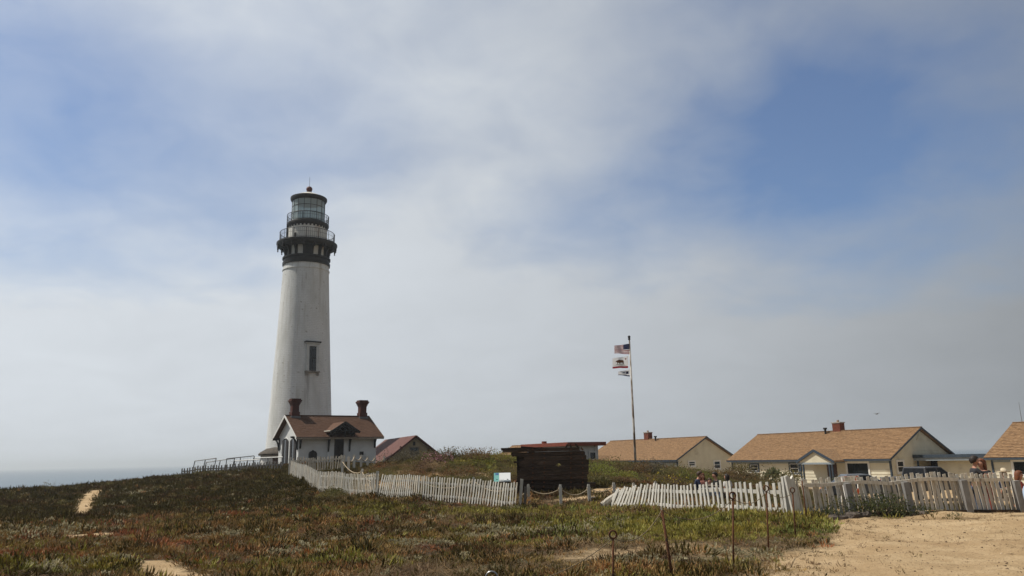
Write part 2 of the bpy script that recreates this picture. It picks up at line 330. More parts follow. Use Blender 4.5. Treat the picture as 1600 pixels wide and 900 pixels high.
def gnoise(sc, det=6, ro=0.6):
    n = gn('ShaderNodeTexNoise'); n.inputs['Scale'].default_value = sc; n.inputs['Detail'].default_value = det; n.inputs['Roughness'].default_value = ro; t.links.new(geo.outputs['Position'], n.inputs['Vector']); return n.outputs[0]
def gmix(f, a, b):
    x = gn('ShaderNodeMix'); x.data_type = 'RGBA'
    if isinstance(f, float): x.inputs[0].default_value = f
    else: t.links.new(f, x.inputs[0])
    for i, v in ((6, a), (7, b)):
        if isinstance(v, tuple): x.inputs[i].default_value = (*v, 1)
        else: t.links.new(v, x.inputs[i])
    return x.outputs[2]
def gmap(v, a, b):
    r = gn('ShaderNodeMapRange'); r.inputs['From Min'].default_value = a; r.inputs['From Max'].default_value = b; t.links.new(v, r.inputs[0]); return r.outputs[0]
sandc = gmix(gmap(gnoise(1.1), 0.4, 0.62), (0.50, 0.37, 0.22), (0.40, 0.285, 0.16))
sandc = gmix(gmap(gnoise(0.35, 4), 0.5, 0.68), sandc, (0.33, 0.22, 0.115))
sandc = gmix(gmap(gnoise(3.2, 8, 0.7), 0.52, 0.66), sandc, (0.38, 0.265, 0.145))
sandc = gmix(gmap(gnoise(28, 3), 0.56, 0.70), sandc, (0.20, 0.13, 0.07))
sandc = gmix(gmap(gnoise(60, 2), 0.62, 0.72), sandc, (0.55, 0.42, 0.27))
soil = gmix(gmap(gnoise(2.2), 0.4, 0.6), (0.085, 0.058, 0.030), (0.050, 0.042, 0.022))
soil = gmix(gmap(gnoise(9), 0.5, 0.7), soil, (0.15, 0.105, 0.06))
a = gn('ShaderNodeAttribute'); a.attribute_name = 'sand'
ad = gn('ShaderNodeMath'); ad.operation = 'ADD'; t.links.new(a.outputs['Fac'], ad.inputs[0])
nn = gn('ShaderNodeMath'); nn.operation = 'MULTIPLY_ADD'; nn.inputs[1].default_value = 0.9; nn.inputs[2].default_value = -0.45; t.links.new(gnoise(5), nn.inputs[0]); t.links.new(nn.outputs[0], ad.inputs[1])
t.links.new(gmix(gmap(ad.outputs[0], 0.25, 0.7), soil, sandc), P.inputs['Base Color'])
b = gn('ShaderNodeBump'); b.inputs['Strength'].default_value = 0.9; b.inputs['Distance'].default_value = 0.09; t.links.new(gnoise(4.5, 10, 0.72), b.inputs['Height']); t.links.new(b.outputs[0], P.inputs['Normal'])
me.materials.append(gm)
tag(obj('ground', me), kind='structure')

# sea
sm = bpy.data.materials.new('sea_water'); sm.use_nodes = True; t = sm.node_tree; P = t.nodes['Principled BSDF']
P.inputs['Base Color'].default_value = (0.05, 0.09, 0.115, 1); P.inputs['Roughness'].default_value = 0.35
geo = gn('ShaderNodeNewGeometry'); n = gn('ShaderNodeTexNoise'); n.inputs['Scale'].default_value = 0.25; n.inputs['Detail'].default_value = 6; t.links.new(geo.outputs['Position'], n.inputs['Vector'])
b = gn('ShaderNodeBump'); b.inputs['Strength'].default_value = 0.5; b.inputs['Distance'].default_value = 0.6; t.links.new(n.outputs[0], b.inputs['Height']); t.links.new(b.outputs[0], P.inputs['Normal'])
mb = MB(); rad = [0, 60, 200, 600, 1800, 5000, 12000]
mb.v.append((0, 0, 0))
for r in rad[1:]:
    for k in range(48): mb.v.append((r * math.cos(k * math.pi / 24), r * math.sin(k * math.pi / 24), 0))
for k in range(48): mb.f.append((0, 1 + k, 1 + (k + 1) % 48)); mb.m.append(0)
for i in range(len(rad) - 2):
    for k in range(48):
        a0 = 1 + i * 48 + k; b0 = 1 + i * 48 + (k + 1) % 48; mb.f.append((a0, a0 + 48, b0 + 48, b0)); mb.m.append(0)
tag(mb.build('sea', sm, loc=(0, 0, -13)), kind='structure')
# ------------------------------------------------------------------ lighthouse
LY0 = 91.0; lx = at(473, 560, LY0).x; LB = Vector((lx, LY0, 0.9))
def lz(py): return at(478, py, LY0).z - LB.z
def lr(wpx, py):                          # radius from a silhouette width
    p = at(478, py, LY0); dep = -(CM.to_3x3().inverted() @ (p - Vector((0, 0, EYE)))).z
    return wpx / 2 * dep / F
tw = bpy.data.materials.new('white_painted_brick'); tw.use_nodes = True; t = tw.node_tree; P = t.nodes['Principled BSDF']; P.inputs['Roughness'].default_value = 0.7; P.inputs['Specular IOR Level'].default_value = 0.2
tcn = gn('ShaderNodeTexCoord'); sp = gn('ShaderNodeSeparateXYZ'); t.links.new(tcn.outputs['Object'], sp.inputs[0])
an = gn('ShaderNodeMath'); an.operation = 'ARCTAN2'; t.links.new(sp.outputs[1], an.inputs[0]); t.links.new(sp.outputs[0], an.inputs[1])
am = gn('ShaderNodeMath'); am.operation = 'MULTIPLY'; am.inputs[1].default_value = 3.4; t.links.new(an.outputs[0], am.inputs[0])
cx = gn('ShaderNodeCombineXYZ'); t.links.new(am.outputs[0], cx.inputs[0]); t.links.new(sp.outputs[2], cx.inputs[1])
br = gn('ShaderNodeTexBrick'); br.inputs['Scale'].default_value = 1.0; br.inputs['Brick Width'].default_value = 0.62; br.inputs['Row Height'].default_value = 0.21; br.inputs['Mortar Size'].default_value = 0.022
br.inputs['Mortar Smooth'].default_value = 0.3; br.inputs['Bias'].default_value = -0.2; br.inputs['Color1'].default_value = (0.70, 0.715, 0.71, 1); br.inputs['Color2'].default_value = (0.66, 0.675, 0.67, 1); br.inputs['Mortar'].default_value = (0.60, 0.61, 0.60, 1)
t.links.new(cx.outputs[0], br.inputs[0])
def tnoise(sc, st, det=6):
    m = gn('ShaderNodeMapping'); m.inputs['Scale'].default_value = st; t.links.new(tcn.outputs['Object'], m.inputs[0])
    n = gn('ShaderNodeTexNoise'); n.inputs['Scale'].default_value = sc; n.inputs['Detail'].default_value = det; n.inputs['Roughness'].default_value = 0.62; t.links.new(m.outputs[0], n.inputs['Vector']); return n.outputs[0]
c = gmix(gmap(tnoise(0.7, (1, 1, 0.35)), 0.45, 0.70), br.outputs[0], (0.55, 0.56, 0.54))
c = gmix(gmap(tnoise(1.6, (1, 1, 0.07)), 0.54, 0.72), c, (0.50, 0.495, 0.46))
# dark run-off streaks under the gallery
st = gn('ShaderNodeMapRange'); st.inputs['From Min'].default_value = lz(470); st.inputs['From Max'].default_value = lz(414); t.links.new(sp.outputs[2], st.inputs[0])
sk = gn('ShaderNodeMath'); sk.operation = 'MULTIPLY'; t.links.new(st.outputs[0], sk.inputs[0]); t.links.new(gmap(tnoise(2.6, (1, 1, 0.045)), 0.56, 0.66), sk.inputs[1])
c = gmix(sk.outputs[0], c, (0.17, 0.13, 0.10))
# rust run below the window and flaked patches
c = gmix(gmap(tnoise(2.2, (1, 1, 1.4), 8), 0.63, 0.67), c, (0.42, 0.40, 0.37))
wth = math.atan2(-LY0, -lx) + .17
wa = gn('ShaderNodeMath'); wa.operation = 'SUBTRACT'; wa.inputs[1].default_value = wth; t.links.new(an.outputs[0], wa.inputs[0]); wb2 = gn('ShaderNodeMath'); wb2.operation = 'ABSOLUTE'; t.links.new(wa.outputs[0], wb2.inputs[0])
w1 = gn('ShaderNodeMapRange'); w1.inputs['From Min'].default_value = .11; w1.inputs['From Max'].default_value = .01; t.links.new(wb2.outputs[0], w1.inputs[0])
w2 = gn('ShaderNodeMapRange'); w2.inputs['From Min'].default_value = lz(650); w2.inputs['From Max'].default_value = lz(588); t.links.new(sp.outputs[2], w2.inputs[0])
w3 = gn('ShaderNodeMapRange'); w3.inputs['From Min'].default_value = lz(582); w3.inputs['From Max'].default_value = lz(588); t.links.new(sp.outputs[2], w3.inputs[0])
wm = gn('ShaderNodeMath'); wm.operation = 'MULTIPLY'; t.links.new(w1.outputs[0], wm.inputs[0]); t.links.new(w2.outputs[0], wm.inputs[1]); wm2 = gn('ShaderNodeMath'); wm2.operation = 'MULTIPLY'; t.links.new(wm.outputs[0], wm2.inputs[0]); t.links.new(w3.outputs[0], wm2.inputs[1])
wm3 = gn('ShaderNodeMath'); wm3.operation = 'MULTIPLY'; t.links.new(wm2.outputs[0], wm3.inputs[0]); t.links.new(gmap(tnoise(3.0, (1, 1, 0.06)), 0.42, 0.6), wm3.inputs[1])
c = gmix(wm3.outputs[0], c, (0.13, 0.11, 0.09))
t.links.new(c, P.inputs['Base Color'])
b = gn('ShaderNodeBump'); b.inputs['Strength'].default_value = 0.45; b.inputs['Distance'].default_value = 0.06; b.invert = True; t.links.new(br.outputs['Fac'], b.inputs['Height'])
b2 = gn('ShaderNodeBump'); b2.inputs['Strength'].default_value = 0.5; b2.inputs['Distance'].default_value = 0.08; t.links.new(tnoise(5, (1, 1, 3)), b2.inputs['Height']); t.links.new(b.outputs[0], b2.inputs['Normal']); t.links.new(b2.outputs[0], P.inputs['Normal'])
stain_white = mat('rust_stained_white_iron', (0.68, 0.68, 0.64), (0.58, 0.57, 0.52), 1.3, 0.6, c3=(0.23, 0.105, 0.04), c3lo=0.55, c3hi=0.72, c3scale=0.9, c3stretch=(1, 1, 0.35))

lh = thing('lighthouse', 'tall white brick lighthouse with black gallery and glazed lantern', 'lighthouse', LB)
rb = lr(104, 708); rt = lr(69, 420)
prof = []
zt = lz(417)
for i in range(33):
    f = i / 32; prof.append((rb + (rt - rb) * (f * 0.93 + 0.07 * f * f) if False else rb + (rt - rb) * (1 - (1 - f) ** 1.12), f * zt))
MB().lathe([(rb + .25, -1.0), (rb + .25, .7), (rb + .02, .9)] , 64).build('plinth', white_paint, lh, smooth=False)
MB().lathe(prof, 96).build('tower', tw, lh, smooth=True)
def tower_r(z): f = min(max(z / zt, 0), 1); return rb + (rt - rb) * (1 - (1 - f) ** 1.12)
MB().lathe([(rt - .02, lz(426)), (rt + .10, lz(425.4)), (rt + .10, lz(424)), (rt - .02, lz(423.6))], 64).build('string_course', tw, lh, smooth=False)
MB().lathe([(rt, lz(417)), (rt + .12, lz(417)), (rt + .14, lz(413)), (rt + .02, lz(412.6)), (rt + .02, lz(408)), (rt + .16, lz(407.6)), (rt + .16, lz(405)), (rt - .25, lz(404))], 64).build('lower_band', black_paint, lh)
# arcade below the gallery
za, zb = lz(404.5), lz(385.5); rdrum = lr(60, 395)
MB().lathe([(rdrum, za), (rdrum, zb)], 64).build('watch_room_wall', stain_white, lh, smooth=True)
rd = lr(92, 385)
nb = 16
bw = MB()
Mx = Matrix.Rotation(R(90), 4, 'X')
bw.prism([(rdrum - .05, 0), (rdrum + .30, 0), (rdrum + .34, .55), (rdrum + .55, .95), (rd - .25, 1.30), (rd - .22, 1.05), (rd - .08, 1.05), (rd - .05, 1.50), (rdrum - .05, 1.50)], Matrix.Translation((0, .09, 0)) @ Mx, .18)
bme = bw.mesh('bracket', black_paint)
k0 = (zb - za) / 1.5
for k in range(nb):
    o = obj('bracket', bme, lh, (0, 0, za), (0, 0, 2 * math.pi * (k + .35) / nb), (1, 1, k0))
pil = MB(); pil.box(rdrum - .02, rdrum + .1, -.14, .14, 0, zb - za)
pme = pil.mesh('pilaster', black_paint)
for k in range(nb): obj('pilaster', pme, lh, (0, 0, za), (0, 0, 2 * math.pi * (k + .35) / nb))
MB().box(rdrum, rdrum + .16, -.5, .5, za, zb - .2).build('watch_room_door', black_paint, lh, rot=(0, 0, R(-69)))
dk = MB(); dk.lathe([(rdrum, lz(389.5)), (rd - .35, lz(389.5)), (rd - .2, lz(388.5)), (rd - .08, lz(387)), (rd, lz(384.5)), (rd, lz(382.4)), (rd - .12, lz(381.8)), (rdrum - .4, lz(381.6))], 64); dk.build('gallery_deck', black_paint, lh)
pend = MB(); pend.lathe([(0.0, -.42), (.09, -.34), (.05, -.2), (.11, -.08), (.07, .05), (.07, .3)], 10); pm_ = pend.mesh('pendant', black_paint)
for k in range(nb): a_ = 2 * math.pi * (k + .35) / nb; obj('pendant', pm_, lh, ((rd - .16) * math.cos(a_), (rd - .16) * math.sin(a_), lz(390)))
def railing(r, z0, z1, nm, nbal):
    q = MB()
    for zz_, rr_ in ((z1, .035), (z0 + .18, .02), ((z0 + z1) / 2 + .15, .016)): q.tube([(r * math.cos(2 * math.pi * i / 48), r * math.sin(2 * math.pi * i / 48), zz_) for i in range(49)], rr_, 5, False)
    for k in range(nbal): t_ = 2 * math.pi * k / nbal; q.tube([(r * math.cos(t_), r * math.sin(t_), z0), (r * math.cos(t_), r * math.sin(t_), z1)], .035 if k % 6 == 0 else .013, 4, False)
    return q.build(nm, black_paint, lh)
railing(lr(83, 375), lz(381.8), lz(366.5), 'gallery_railing', 84)
rdr = lr(58.5, 365); ru = lr(64, 355)
MB().lathe([(rdr, lz(381.5)), (rdr, lz(355))], 64).build('service_room_wall', stain_white, lh, smooth=True)
rib = MB().box(rdr - .02, rdr + .05, -.06, .06, lz(381), lz(357)).mesh('wall_rib', stain_white)
for k in range(8): obj('wall_rib', rib, lh, rot=(0, 0, 2 * math.pi * (k + .25) / 8))
MB().box(rdr - .25, rdr + .18, -.50, .50, lz(381), lz(356), Matrix.Rotation(R(-168), 4, 'Z')).build('service_door', black_paint, lh)
MB().box(rdr - .1, rdr + .06, -.12, .12, lz(379), lz(371), Matrix.Rotation(R(-112), 4, 'Z')).build('vent', dark_trim, lh)
q = MB(); q.lathe([(rdr, lz(357.5)), (ru - .1, lz(356.5)), (ru, lz(354.5)), (ru, lz(352)), (ru - .08, lz(351)), (rdr - .5, lz(350.6))], 64)
for k in range(32):
    t_ = 2 * math.pi * k / 32; q.prism([(-.13, 0), (.13, 0), (.13, -.16), (.06, -.27), (-.06, -.27), (-.13, -.16)], Matrix.Rotation(t_, 4, 'Z') @ Matrix.Translation((rdr + .02, 0, lz(356.8))) @ Matrix.Rotation(R(90), 4, 'Z') @ Matrix.Rotation(R(90), 4, 'X'), .06)
q.build('upper_deck', black_paint, lh)
railing(lr(63, 345), lz(351), lz(339), 'upper_railing', 56)
# lantern: panes in an iron lattice
rl = lr(49.5, 330); z0, z1 = lz(351), lz(315.5); ns = 16; rows = 3
MB().lathe([(rl + .06, z0), (rl + .06, z0 + .25), (rl - .1, z0 + .25)], ns).build('lantern_sill', black_paint, lh)
za0 = z0 + .25; hh = (z1 - za0) / rows; wid = 2 * rl * math.sin(math.pi / ns)
pq = MB().box(-wid / 2 + .03, wid / 2 - .03, -.015, .015, .03, hh - .03).mesh('pane', pane_pale)
mull = MB().box(-.022, .022, -.04, .04, 0, z1 - za0).mesh('mullion', dark_trim)
for k in range(ns):
    t_ = 2 * math.pi * (k + .5) / ns; ap = rl * math.cos(math.pi / ns)
    for j in range(rows): obj('pane', pq, lh, (ap * math.cos(t_), ap * math.sin(t_), za0 + j * hh), (0, 0, t_ + math.pi / 2))
    t_ = 2 * math.pi * k / ns; obj('mullion', mull, lh, (rl * math.cos(t_), rl * math.sin(t_), za0), (0, 0, t_ + math.pi / 2))
q = MB()
for j in range(rows): q.lathe([(rl + .04, za0 + j * hh - .022), (rl + .04, za0 + j * hh + .022), (rl - .06, za0 + j * hh + .022), (rl - .06, za0 + j * hh - .022), (rl + .04, za0 + j * hh - .022)], ns)
q.build('glazing_bar', dark_trim, lh)
rr_ = lr(55.5, 313)
MB().lathe([(rl - .1, lz(317)), (rl + .08, lz(317)), (rr_ - .05, lz(315)), (rr_, lz(313.5)), (rr_, lz(311)), (rr_ - .12, lz(310.4)), (rr_ - .18, lz(310.2))], 48).build('roof_cornice', black_paint, lh)
roofm = mat('weathered_lantern_roof', (0.66, 0.65, 0.60), (0.54, 0.51, 0.45), 1.5, 0.6, c3=(0.2, 0.09, 0.04), c3lo=0.6, c3hi=0.7)
MB().lathe([(rr_ - .16, lz(310.3)), (rr_ * .62, lz(306.4)), (rr_ * .38, lz(303.8)), (.34, lz(301.5)), (.28, lz(300))], 48).build('lantern_roof', roofm, lh, smooth=True)
zc = lz(296); rbv = lr(9.5, 296)
MB().lathe([(.28, lz(301.6)), (.34, lz(300.6)), (.24, lz(300)), (.3, lz(299.4))] + [(rbv * math.sin(a_), zc - rbv * math.cos(a_)) for a_ in np.linspace(.5, math.pi, 14)], 24).build('ventilator_ball', mat('red_oxide_paint', (0.10, 0.022, 0.014), (0.06, 0.02, 0.015), 3, 0.6), lh, smooth=True)
MB().tube([(0, 0, lz(292)), (0, 0, lz(277))], .02, 5).build('lightning_rod', dark_trim, lh)
# window on the shaft
wz0, wz1 = lz(584), lz(543)
th = math.atan2(-LY0, -lx) + math.asin((at(488, 563, LY0).x - at(474, 563, LY0).x) / tower_r(wz0))
wv = Vector((math.cos(th), math.sin(th), 0))
rw = tower_r(wz0) + .02
wM = Matrix.Translation((wv.x * rw, wv.y * rw, wz0)) @ Matrix.Rotation(th + math.pi / 2, 4, 'Z') @ Matrix.Rotation(-math.atan((tower_r(wz0) - tower_r(wz1)) / (wz1 - wz0)), 4, 'X')
hw = wz1 - wz0
fr = MB()
for x0, x1, a_, b_ in ((-.72, -.42, -.1, hw), (.42, .72, -.1, hw)): fr.box(x0, x1, -.24, .12, a_, b_, wM)
fr.box(-.42, .42, -.24, .12, hw - .28, hw, wM); fr.box(-.85, .85, -.34, .1, hw, hw + .14, wM)
wo_ = fr.build('window', mat('window_surround', (.52, .54, .53), (.44, .45, .44), 2, .7), lh)
MB().box(-.95, .95, -.42, .1, hw + .14, hw + .30, wM).build('hood', black_paint, wo_)
s_ = MB(); s_.box(-.85, .85, -.28, .1, -.18, -.02, wM); s_.box(-.8, -.6, -.22, .1, -.5, -.18, wM); s_.box(.6, .8, -.22, .1, -.5, -.18, wM); s_.build('sill', mat('stained_sill', (0.30, 0.28, 0.25), (0.14, 0.12, 0.10), 3, 0.9), wo_)
MB().box(-.42, .42, -.14, .0, 0, hw - .28, wM).build('pane', pane_dark, wo_)
g_ = MB(); g_.box(-.42, .42, -.17, -.14, hw * .46, hw * .46 + .08, wM); g_.box(-.03, .03, -.165, -.14, 0, hw - .28, wM); g_.build('glazing_bar', dark_trim, wo_)
# round-ended entrance room at the foot of the tower
ap_ = at(424, 716, 88.0); er = thing('entrance_room', 'low pale round room with dark roof at foot of lighthouse', 'building', (ap_.x + .6, 88.0, gz(ap_.x, 88) - .2))
ez = at(424, 712, 88).z - er.location.z
MB().lathe([(1.75, -.5), (1.75, ez)], 24).build('wall', white_paint, er)
MB().lathe([(1.75, ez), (1.98, ez), (2.02, ez + .2), (1.9, ez + .34), (1.2, ez + .75), (.3, ez + .95), (0, ez + .97)], 24).build('roof', mat('dark_tar_roof', (0.05, 0.045, 0.04), (0.11, 0.09, 0.07), 3, 0.9), er)
MB().box(1.70, 1.80, -.45, .45, 0, ez - .25, Matrix.Rotation(R(-72), 4, 'Z')).build('door', mat('brown_door', (0.10, 0.05, 0.03), (0.06, 0.03, 0.02), 3), er)

# ------------------------------------------------------------------ house kit (local: x along the front, y into the house, z up)
def slope_frame(x0, x1, ya, za_, yb, zb_):
    """eave line (ya,za) to ridge line (yb,zb): returns point function of (x, s) and length"""
    L_ = math.hypot(yb - ya, zb_ - za_); n_ = Vector((0, -(zb_ - za_), (yb - ya))).normalized()
    if n_.z < 0: n_ = -n_
    def p(x, s, up=0.0): f = s / L_; return Vector((x, ya + (yb - ya) * f, za_ + (zb_ - za_) * f)) + n_ * up
    return p, L_
def roof_slope(root, x0, x1, ya, za_, yb, zb_, m, thick=.14, expo=.24, seg=.5, name='roof'):
    p, L_ = slope_frame(x0, x1, ya, za_, yb, zb_)
    q = MB(); vs = [p(x, s, u) for u in (-thick, 0) for s in (0, L_) for x in (x0, x1)]
    q.add(vs, [(0, 2, 3, 1), (4, 5, 7, 6), (0, 1, 5, 4), (2, 6, 7, 3), (0, 4, 6, 2), (1, 3, 7, 5)])
    o = q.build(name, m, root)
    c_ = MB(); s = -.03; rr = random.Random(5)
    while s < L_:
        x = x0 - .02; e = min(s + expo * 1.15, L_ + .01)
        while x < x1 + .02:
            w_ = min(seg * rr.uniform(.5, 1.3), x1 + .02 - x); 
            if w_ < .03: break
            j = rr.uniform(0, .012)
            A, B, Cc, Dd = p(x, s, .035 + j), p(x + w_ - .015, s, .035 + j), p(x + w_ - .015, e, .008), p(x, e, .008); A2, B2 = p(x, s, .002), p(x + w_ - .015, s, .002)
            c_.add([A, B, Cc, Dd, A2, B2], [(0, 1, 2, 3), (4, 5, 1, 0)]); x += w_
        s += expo
    tag(c_.build('shingle_courses', m, o), kind='stuff')
    return o
def siding(root, O, u, n_, length, z0, z1, m, lo=None, hi=None, step=.27):
    """lapped boards on a wall; lo/hi give the horizontal limits at a height"""
    q = MB(); O = Vector(O); u = Vector(u); n_ = Vector(n_); z = z0
    while z < z1 - .02:
        e = min(z + step, z1); a0, a1 = (lo(z), hi(z)) if lo else (0, length); b0, b1 = (lo(e), hi(e)) if lo else (0, length)
        up = Vector((0, 0, 1))
        A, B = O + u * a0 + n_ * .048 + up * z, O + u * a1 + n_ * .048 + up * z
        Cc, Dd = O + u * b1 + n_ * .012 + up * e, O + u * b0 + n_ * .012 + up * e
        q.add([A, B, Cc, Dd, A - n_ * .044, B - n_ * .044], [(0, 1, 2, 3), (4, 5, 1, 0)]); z = e
    return tag(q.build('siding', m, root), kind='stuff')
def window_on(root, O, u, n_, a0, a1, z0, z1, casing, frame=None, pane=pane_dark, bars='h', shutter=None, tw_=.10, sillm=None):
    """casing + pane + bars on a wall through O with in-wall direction u and outward normal n_"""
    O = Vector(O); u = Vector(u); n_ = Vector(n_); M = Matrix((( u.x, n_.x, 0, O.x), (u.y, n_.y, 0, O.y), (0, 0, 1, O.z), (0, 0, 0, 1)))
    q = MB(); k = tw_
    for b_ in ((a0 - k, a0, z0 - k, z1 + k), (a1, a1 + k, z0 - k, z1 + k), (a0, a1, z1, z1 + k), (a0, a1, z0 - k, z0)): q.box(b_[0], b_[1], .0, .10, b_[2], b_[3], M)
    o = q.build('window', casing, root)
    MB().box(a0 + .005, a1 - .005, .02, .055, z0 + .005, z1 - .005, M).build('pane', pane, o)
    q = MB(); fm = frame or casing; k = .045
    for b_ in ((a0, a0 + k, z0, z1), (a1 - k, a1, z0, z1), (a0 + k, a1 - k, z1 - k, z1), (a0 + k, a1 - k, z0, z0 + k)): q.box(b_[0], b_[1], .055, .09, b_[2], b_[3], M)
    if 'h' in bars: q.box(a0 + k, a1 - k, .055, .088, (z0 + z1) / 2 - .03, (z0 + z1) / 2 + .03, M)
    if 'v' in bars: q.box((a0 + a1) / 2 - .02, (a0 + a1) / 2 + .02, .055, .086, z0 + k, z1 - k, M)
    q.build('frame', fm, o)
    MB().box(a0 - .14, a1 + .14, .0, .14, z0 - .17, z0 - .11, M).build('sill', sillm or casing, o)
    return o

HA = -59.0
hu = Vector((math.cos(R(HA)), math.sin(R(HA)), 0)); hv = Vector((-math.sin(R(HA)), math.cos(R(HA)), 0))
C2 = Vector((at(1390, 715, 65.0).x, 65.0, -1.5))          # near front corner of the middle bungalow; the row runs along hu
HL = 17.4; HW = 9.0; EV = 2.44; RISE = 2.35
def bungalow(label, origin, L=HL, front=(), gable=(), porch=None, chimney=None, near_gable_open=True, vents=(), name='bungalow'):
    h = thing(name, label, 'house', origin, R(HA))
    def loc(p): d = Vector(p) - Vector(origin); return (d.dot(hu), d.dot(hv), d.z)
    q = MB(); q.box(0, L, 0, HW, -1, EV)
    for x in (0, L): 
        q.add([(x, 0, EV), (x, HW, EV), (x, HW / 2, EV + RISE - .1)], [(0, 1, 2)])
    q.build('wall', cream, h)
    siding(h, (0, 0, 0), (1, 0, 0), (0, -1, 0), L, 0, EV, cream)
    siding(h, (L, 0, 0), (0, 1, 0), (1, 0, 0), HW, 0, EV + RISE - .15, cream, lambda z: max(0, (z - EV) / RISE * HW / 2 + (.08 if z > EV else 0)), lambda z: HW - max(0, (z - EV) / RISE * HW / 2 + (.08 if z > EV else 0)))
    siding(h, (0, HW, 0), (0, -1, 0), (-1, 0, 0), HW, 0, EV + RISE - .15, cream, lambda z: max(0, (z - EV) / RISE * HW / 2 + (.08 if z > EV else 0)), lambda z: HW - max(0, (z - EV) / RISE * HW / 2 + (.08 if z > EV else 0)))
    ov = .45; og = .35; sl = RISE / (HW / 2); ze = EV - ov * sl + .16; zr = EV + RISE + .16
    rs_ = roof_slope(h, -og, L + og, -ov, ze, HW / 2, zr, roof_tan); roof_slope(h, -og, L + og, HW + ov, ze, HW / 2, zr, roof_tan)
    MB().beam((-og, HW / 2, zr + .02), (L + og, HW / 2, zr + .02), .3, .06).build('ridge_cap', roof_tan, h)
    MB().box(-og, L + og, -ov - .035, -ov - .003, ze - .15, ze - .02).build('fascia', blue_trim, h)
    MB().box(-og + .02, L + og - .02, -ov, .0, ze - .19, ze - .16).build('soffit', pale_blue, h)
    MB().box(0, L, -.08, -.052, EV - .42, EV - .20).build('frieze_board', pale_blue, h)
    for x in (L + og - .0, -og):
        for s_ in (0, 1):
            ya = -ov if s_ == 0 else HW + ov
            MB().beam((x + (.015 if x > 0 else -.015), ya, ze - .07), (x + (.015 if x > 0 else -.015), HW / 2, zr - .07), .035, .15, (0, 0, 1)).build('bargeboard', blue_trim, h)
    for x, y in ((L + .02, -.02), (-.02, -.02), (L + .02, HW + .02)): MB().box(x - .07, x + .07, y - .07, y + .07, -.5, EV - .21).build('corner_board', blue_trim, h)
    for (p0, p1, bars, cas) in front:
        A, B = loc(hit(*p0, origin, hv)), loc(hit(*p1, origin, hv))
        window_on(h, (0, 0, 0), (1, 0, 0), (0, -1, 0), A[0], B[0], min(A[2], B[2]), max(A[2], B[2]), cas or blue_trim, white_paint, bars=bars, tw_=.12, sillm=white_paint)
    gO = Vector(origin) + hu * L
    for (p0, p1, bars) in gable:
        A, B = loc(hit(*p0, gO, hu)), loc(hit(*p1, gO, hu))
        window_on(h, (L, 0, 0), (0, 1, 0), (1, 0, 0), A[1], B[1], min(A[2], B[2]), max(A[2], B[2]), white_paint, white_paint, bars=bars, tw_=.12)
    # louvre under the gable peak
    lv = MB()
    for k in range(4): lv.box(L + .03, L + .075, HW / 2 - .42 + k * .1, HW / 2 + .42 - k * .1, EV + RISE - .95 + k * .14, EV + RISE - .86 + k * .14)
    lv.build('gable_vent', cream, h)
    if chimney:
        px_, hgt = chimney; x = loc(hit(px_, 680, Vector(origin) + hv * (HW / 2 + .2), hv))[0]; c_ = MB(); c_.box(x - .42, x + .42, HW / 2 - .2, HW / 2 + .5, EV, zr + hgt); o = c_.build('chimney', bungalow_brick, h)
        MB().box(x - .47, x + .47, HW / 2 - .25, HW / 2 + .55, zr + hgt, zr + hgt + .1).build('chimney_cap', mat('concrete_cap', (.4, .37, .33), (.3, .27, .24), 4), o)
        MB().tube([(x, HW / 2 + .15, zr + hgt + .1), (x, HW / 2 + .15, zr + hgt + .3)], .12, 10).build('flue', mat('clay_flue', (.35, .25, .18)), o)
    for px_ in vents:
        x = loc(hit(px_, 682, Vector(origin) + hv * (HW / 2 - .5), hv))[0]
        p_ = MB(); p_.tube([(x, HW / 2 - .5, zr - .5), (x, HW / 2 - .5, zr + .22)], .10, 10); p_.tube([(x, HW / 2 - .5, zr + .18), (x, HW / 2 - .5, zr + .34)], .19, 10); p_.build('vent_pipe', dark_trim, h)
    if porch:
        x, w_, hp = porch; d_ = 1.5; zt_ = EV - .35
        A, L_ = slope_frame(0, 1, 0, 0, 1, 1)
        q = MB()
        for s_ in (-1, 1):
            e = [(x + s_ * (w_ / 2 + .3), -d_ - .35, zt_ + .05), (x, -d_ - .35, zt_ + hp), (x, 2.6, zt_ + hp), (x + s_ * (w_ / 2 + .3), 2.6, zt_ + .05)]
            q.add([Vector(v) for v in e] + [Vector(v) + Vector((0, 0, .14)) for v in e], [(0, 1, 2, 3), (4, 7, 6, 5), (0, 4, 5, 1), (1, 5, 6, 2), (2, 6, 7, 3), (3, 7, 4, 0)])
        pr = q.build('porch_roof', roof_tan, h)
        for s_ in (-1, 1): MB().beam((x + s_ * (w_ / 2 + .3), -d_ - .38, zt_ + .05), (x, -d_ - .38, zt_ + hp + .02), .04, .22).build('bargeboard', blue_trim, pr)
        MB().prism([(x - w_ / 2 - .1, zt_ + .02), (x + w_ / 2 + .1, zt_ + .02), (x, zt_ + hp - .08)], Matrix.Translation((0, -d_ - .2, 0)) @ Matrix.Rotation(R(90), 4, 'X'), .05).build('pediment', cream, pr)
        MB().box(x - w_ / 2 - .15, x + w_ / 2 + .15, -d_ - .27, -d_ - .12, zt_ - .14, zt_ + .02).build('porch_beam', pale_blue, pr)
        for s_ in (-1, 1):
            for e_ in (0, .28): MB().box(x + s_ * (w_ / 2 - .05 - e_) - .06, x + s_ * (w_ / 2 - .05 - e_) + .06, -d_ - .26, -d_ - .13, -.5, zt_ - .14).build('porch_post', blue_trim, h)
        do = MB(); do.box(x - .15, x + .85, -.07, -.02, 0, 2.05); do = do.build('front_door', mat('dark_brown_door', (.06, .035, .025), (.09, .05, .035), 2, .6), h)
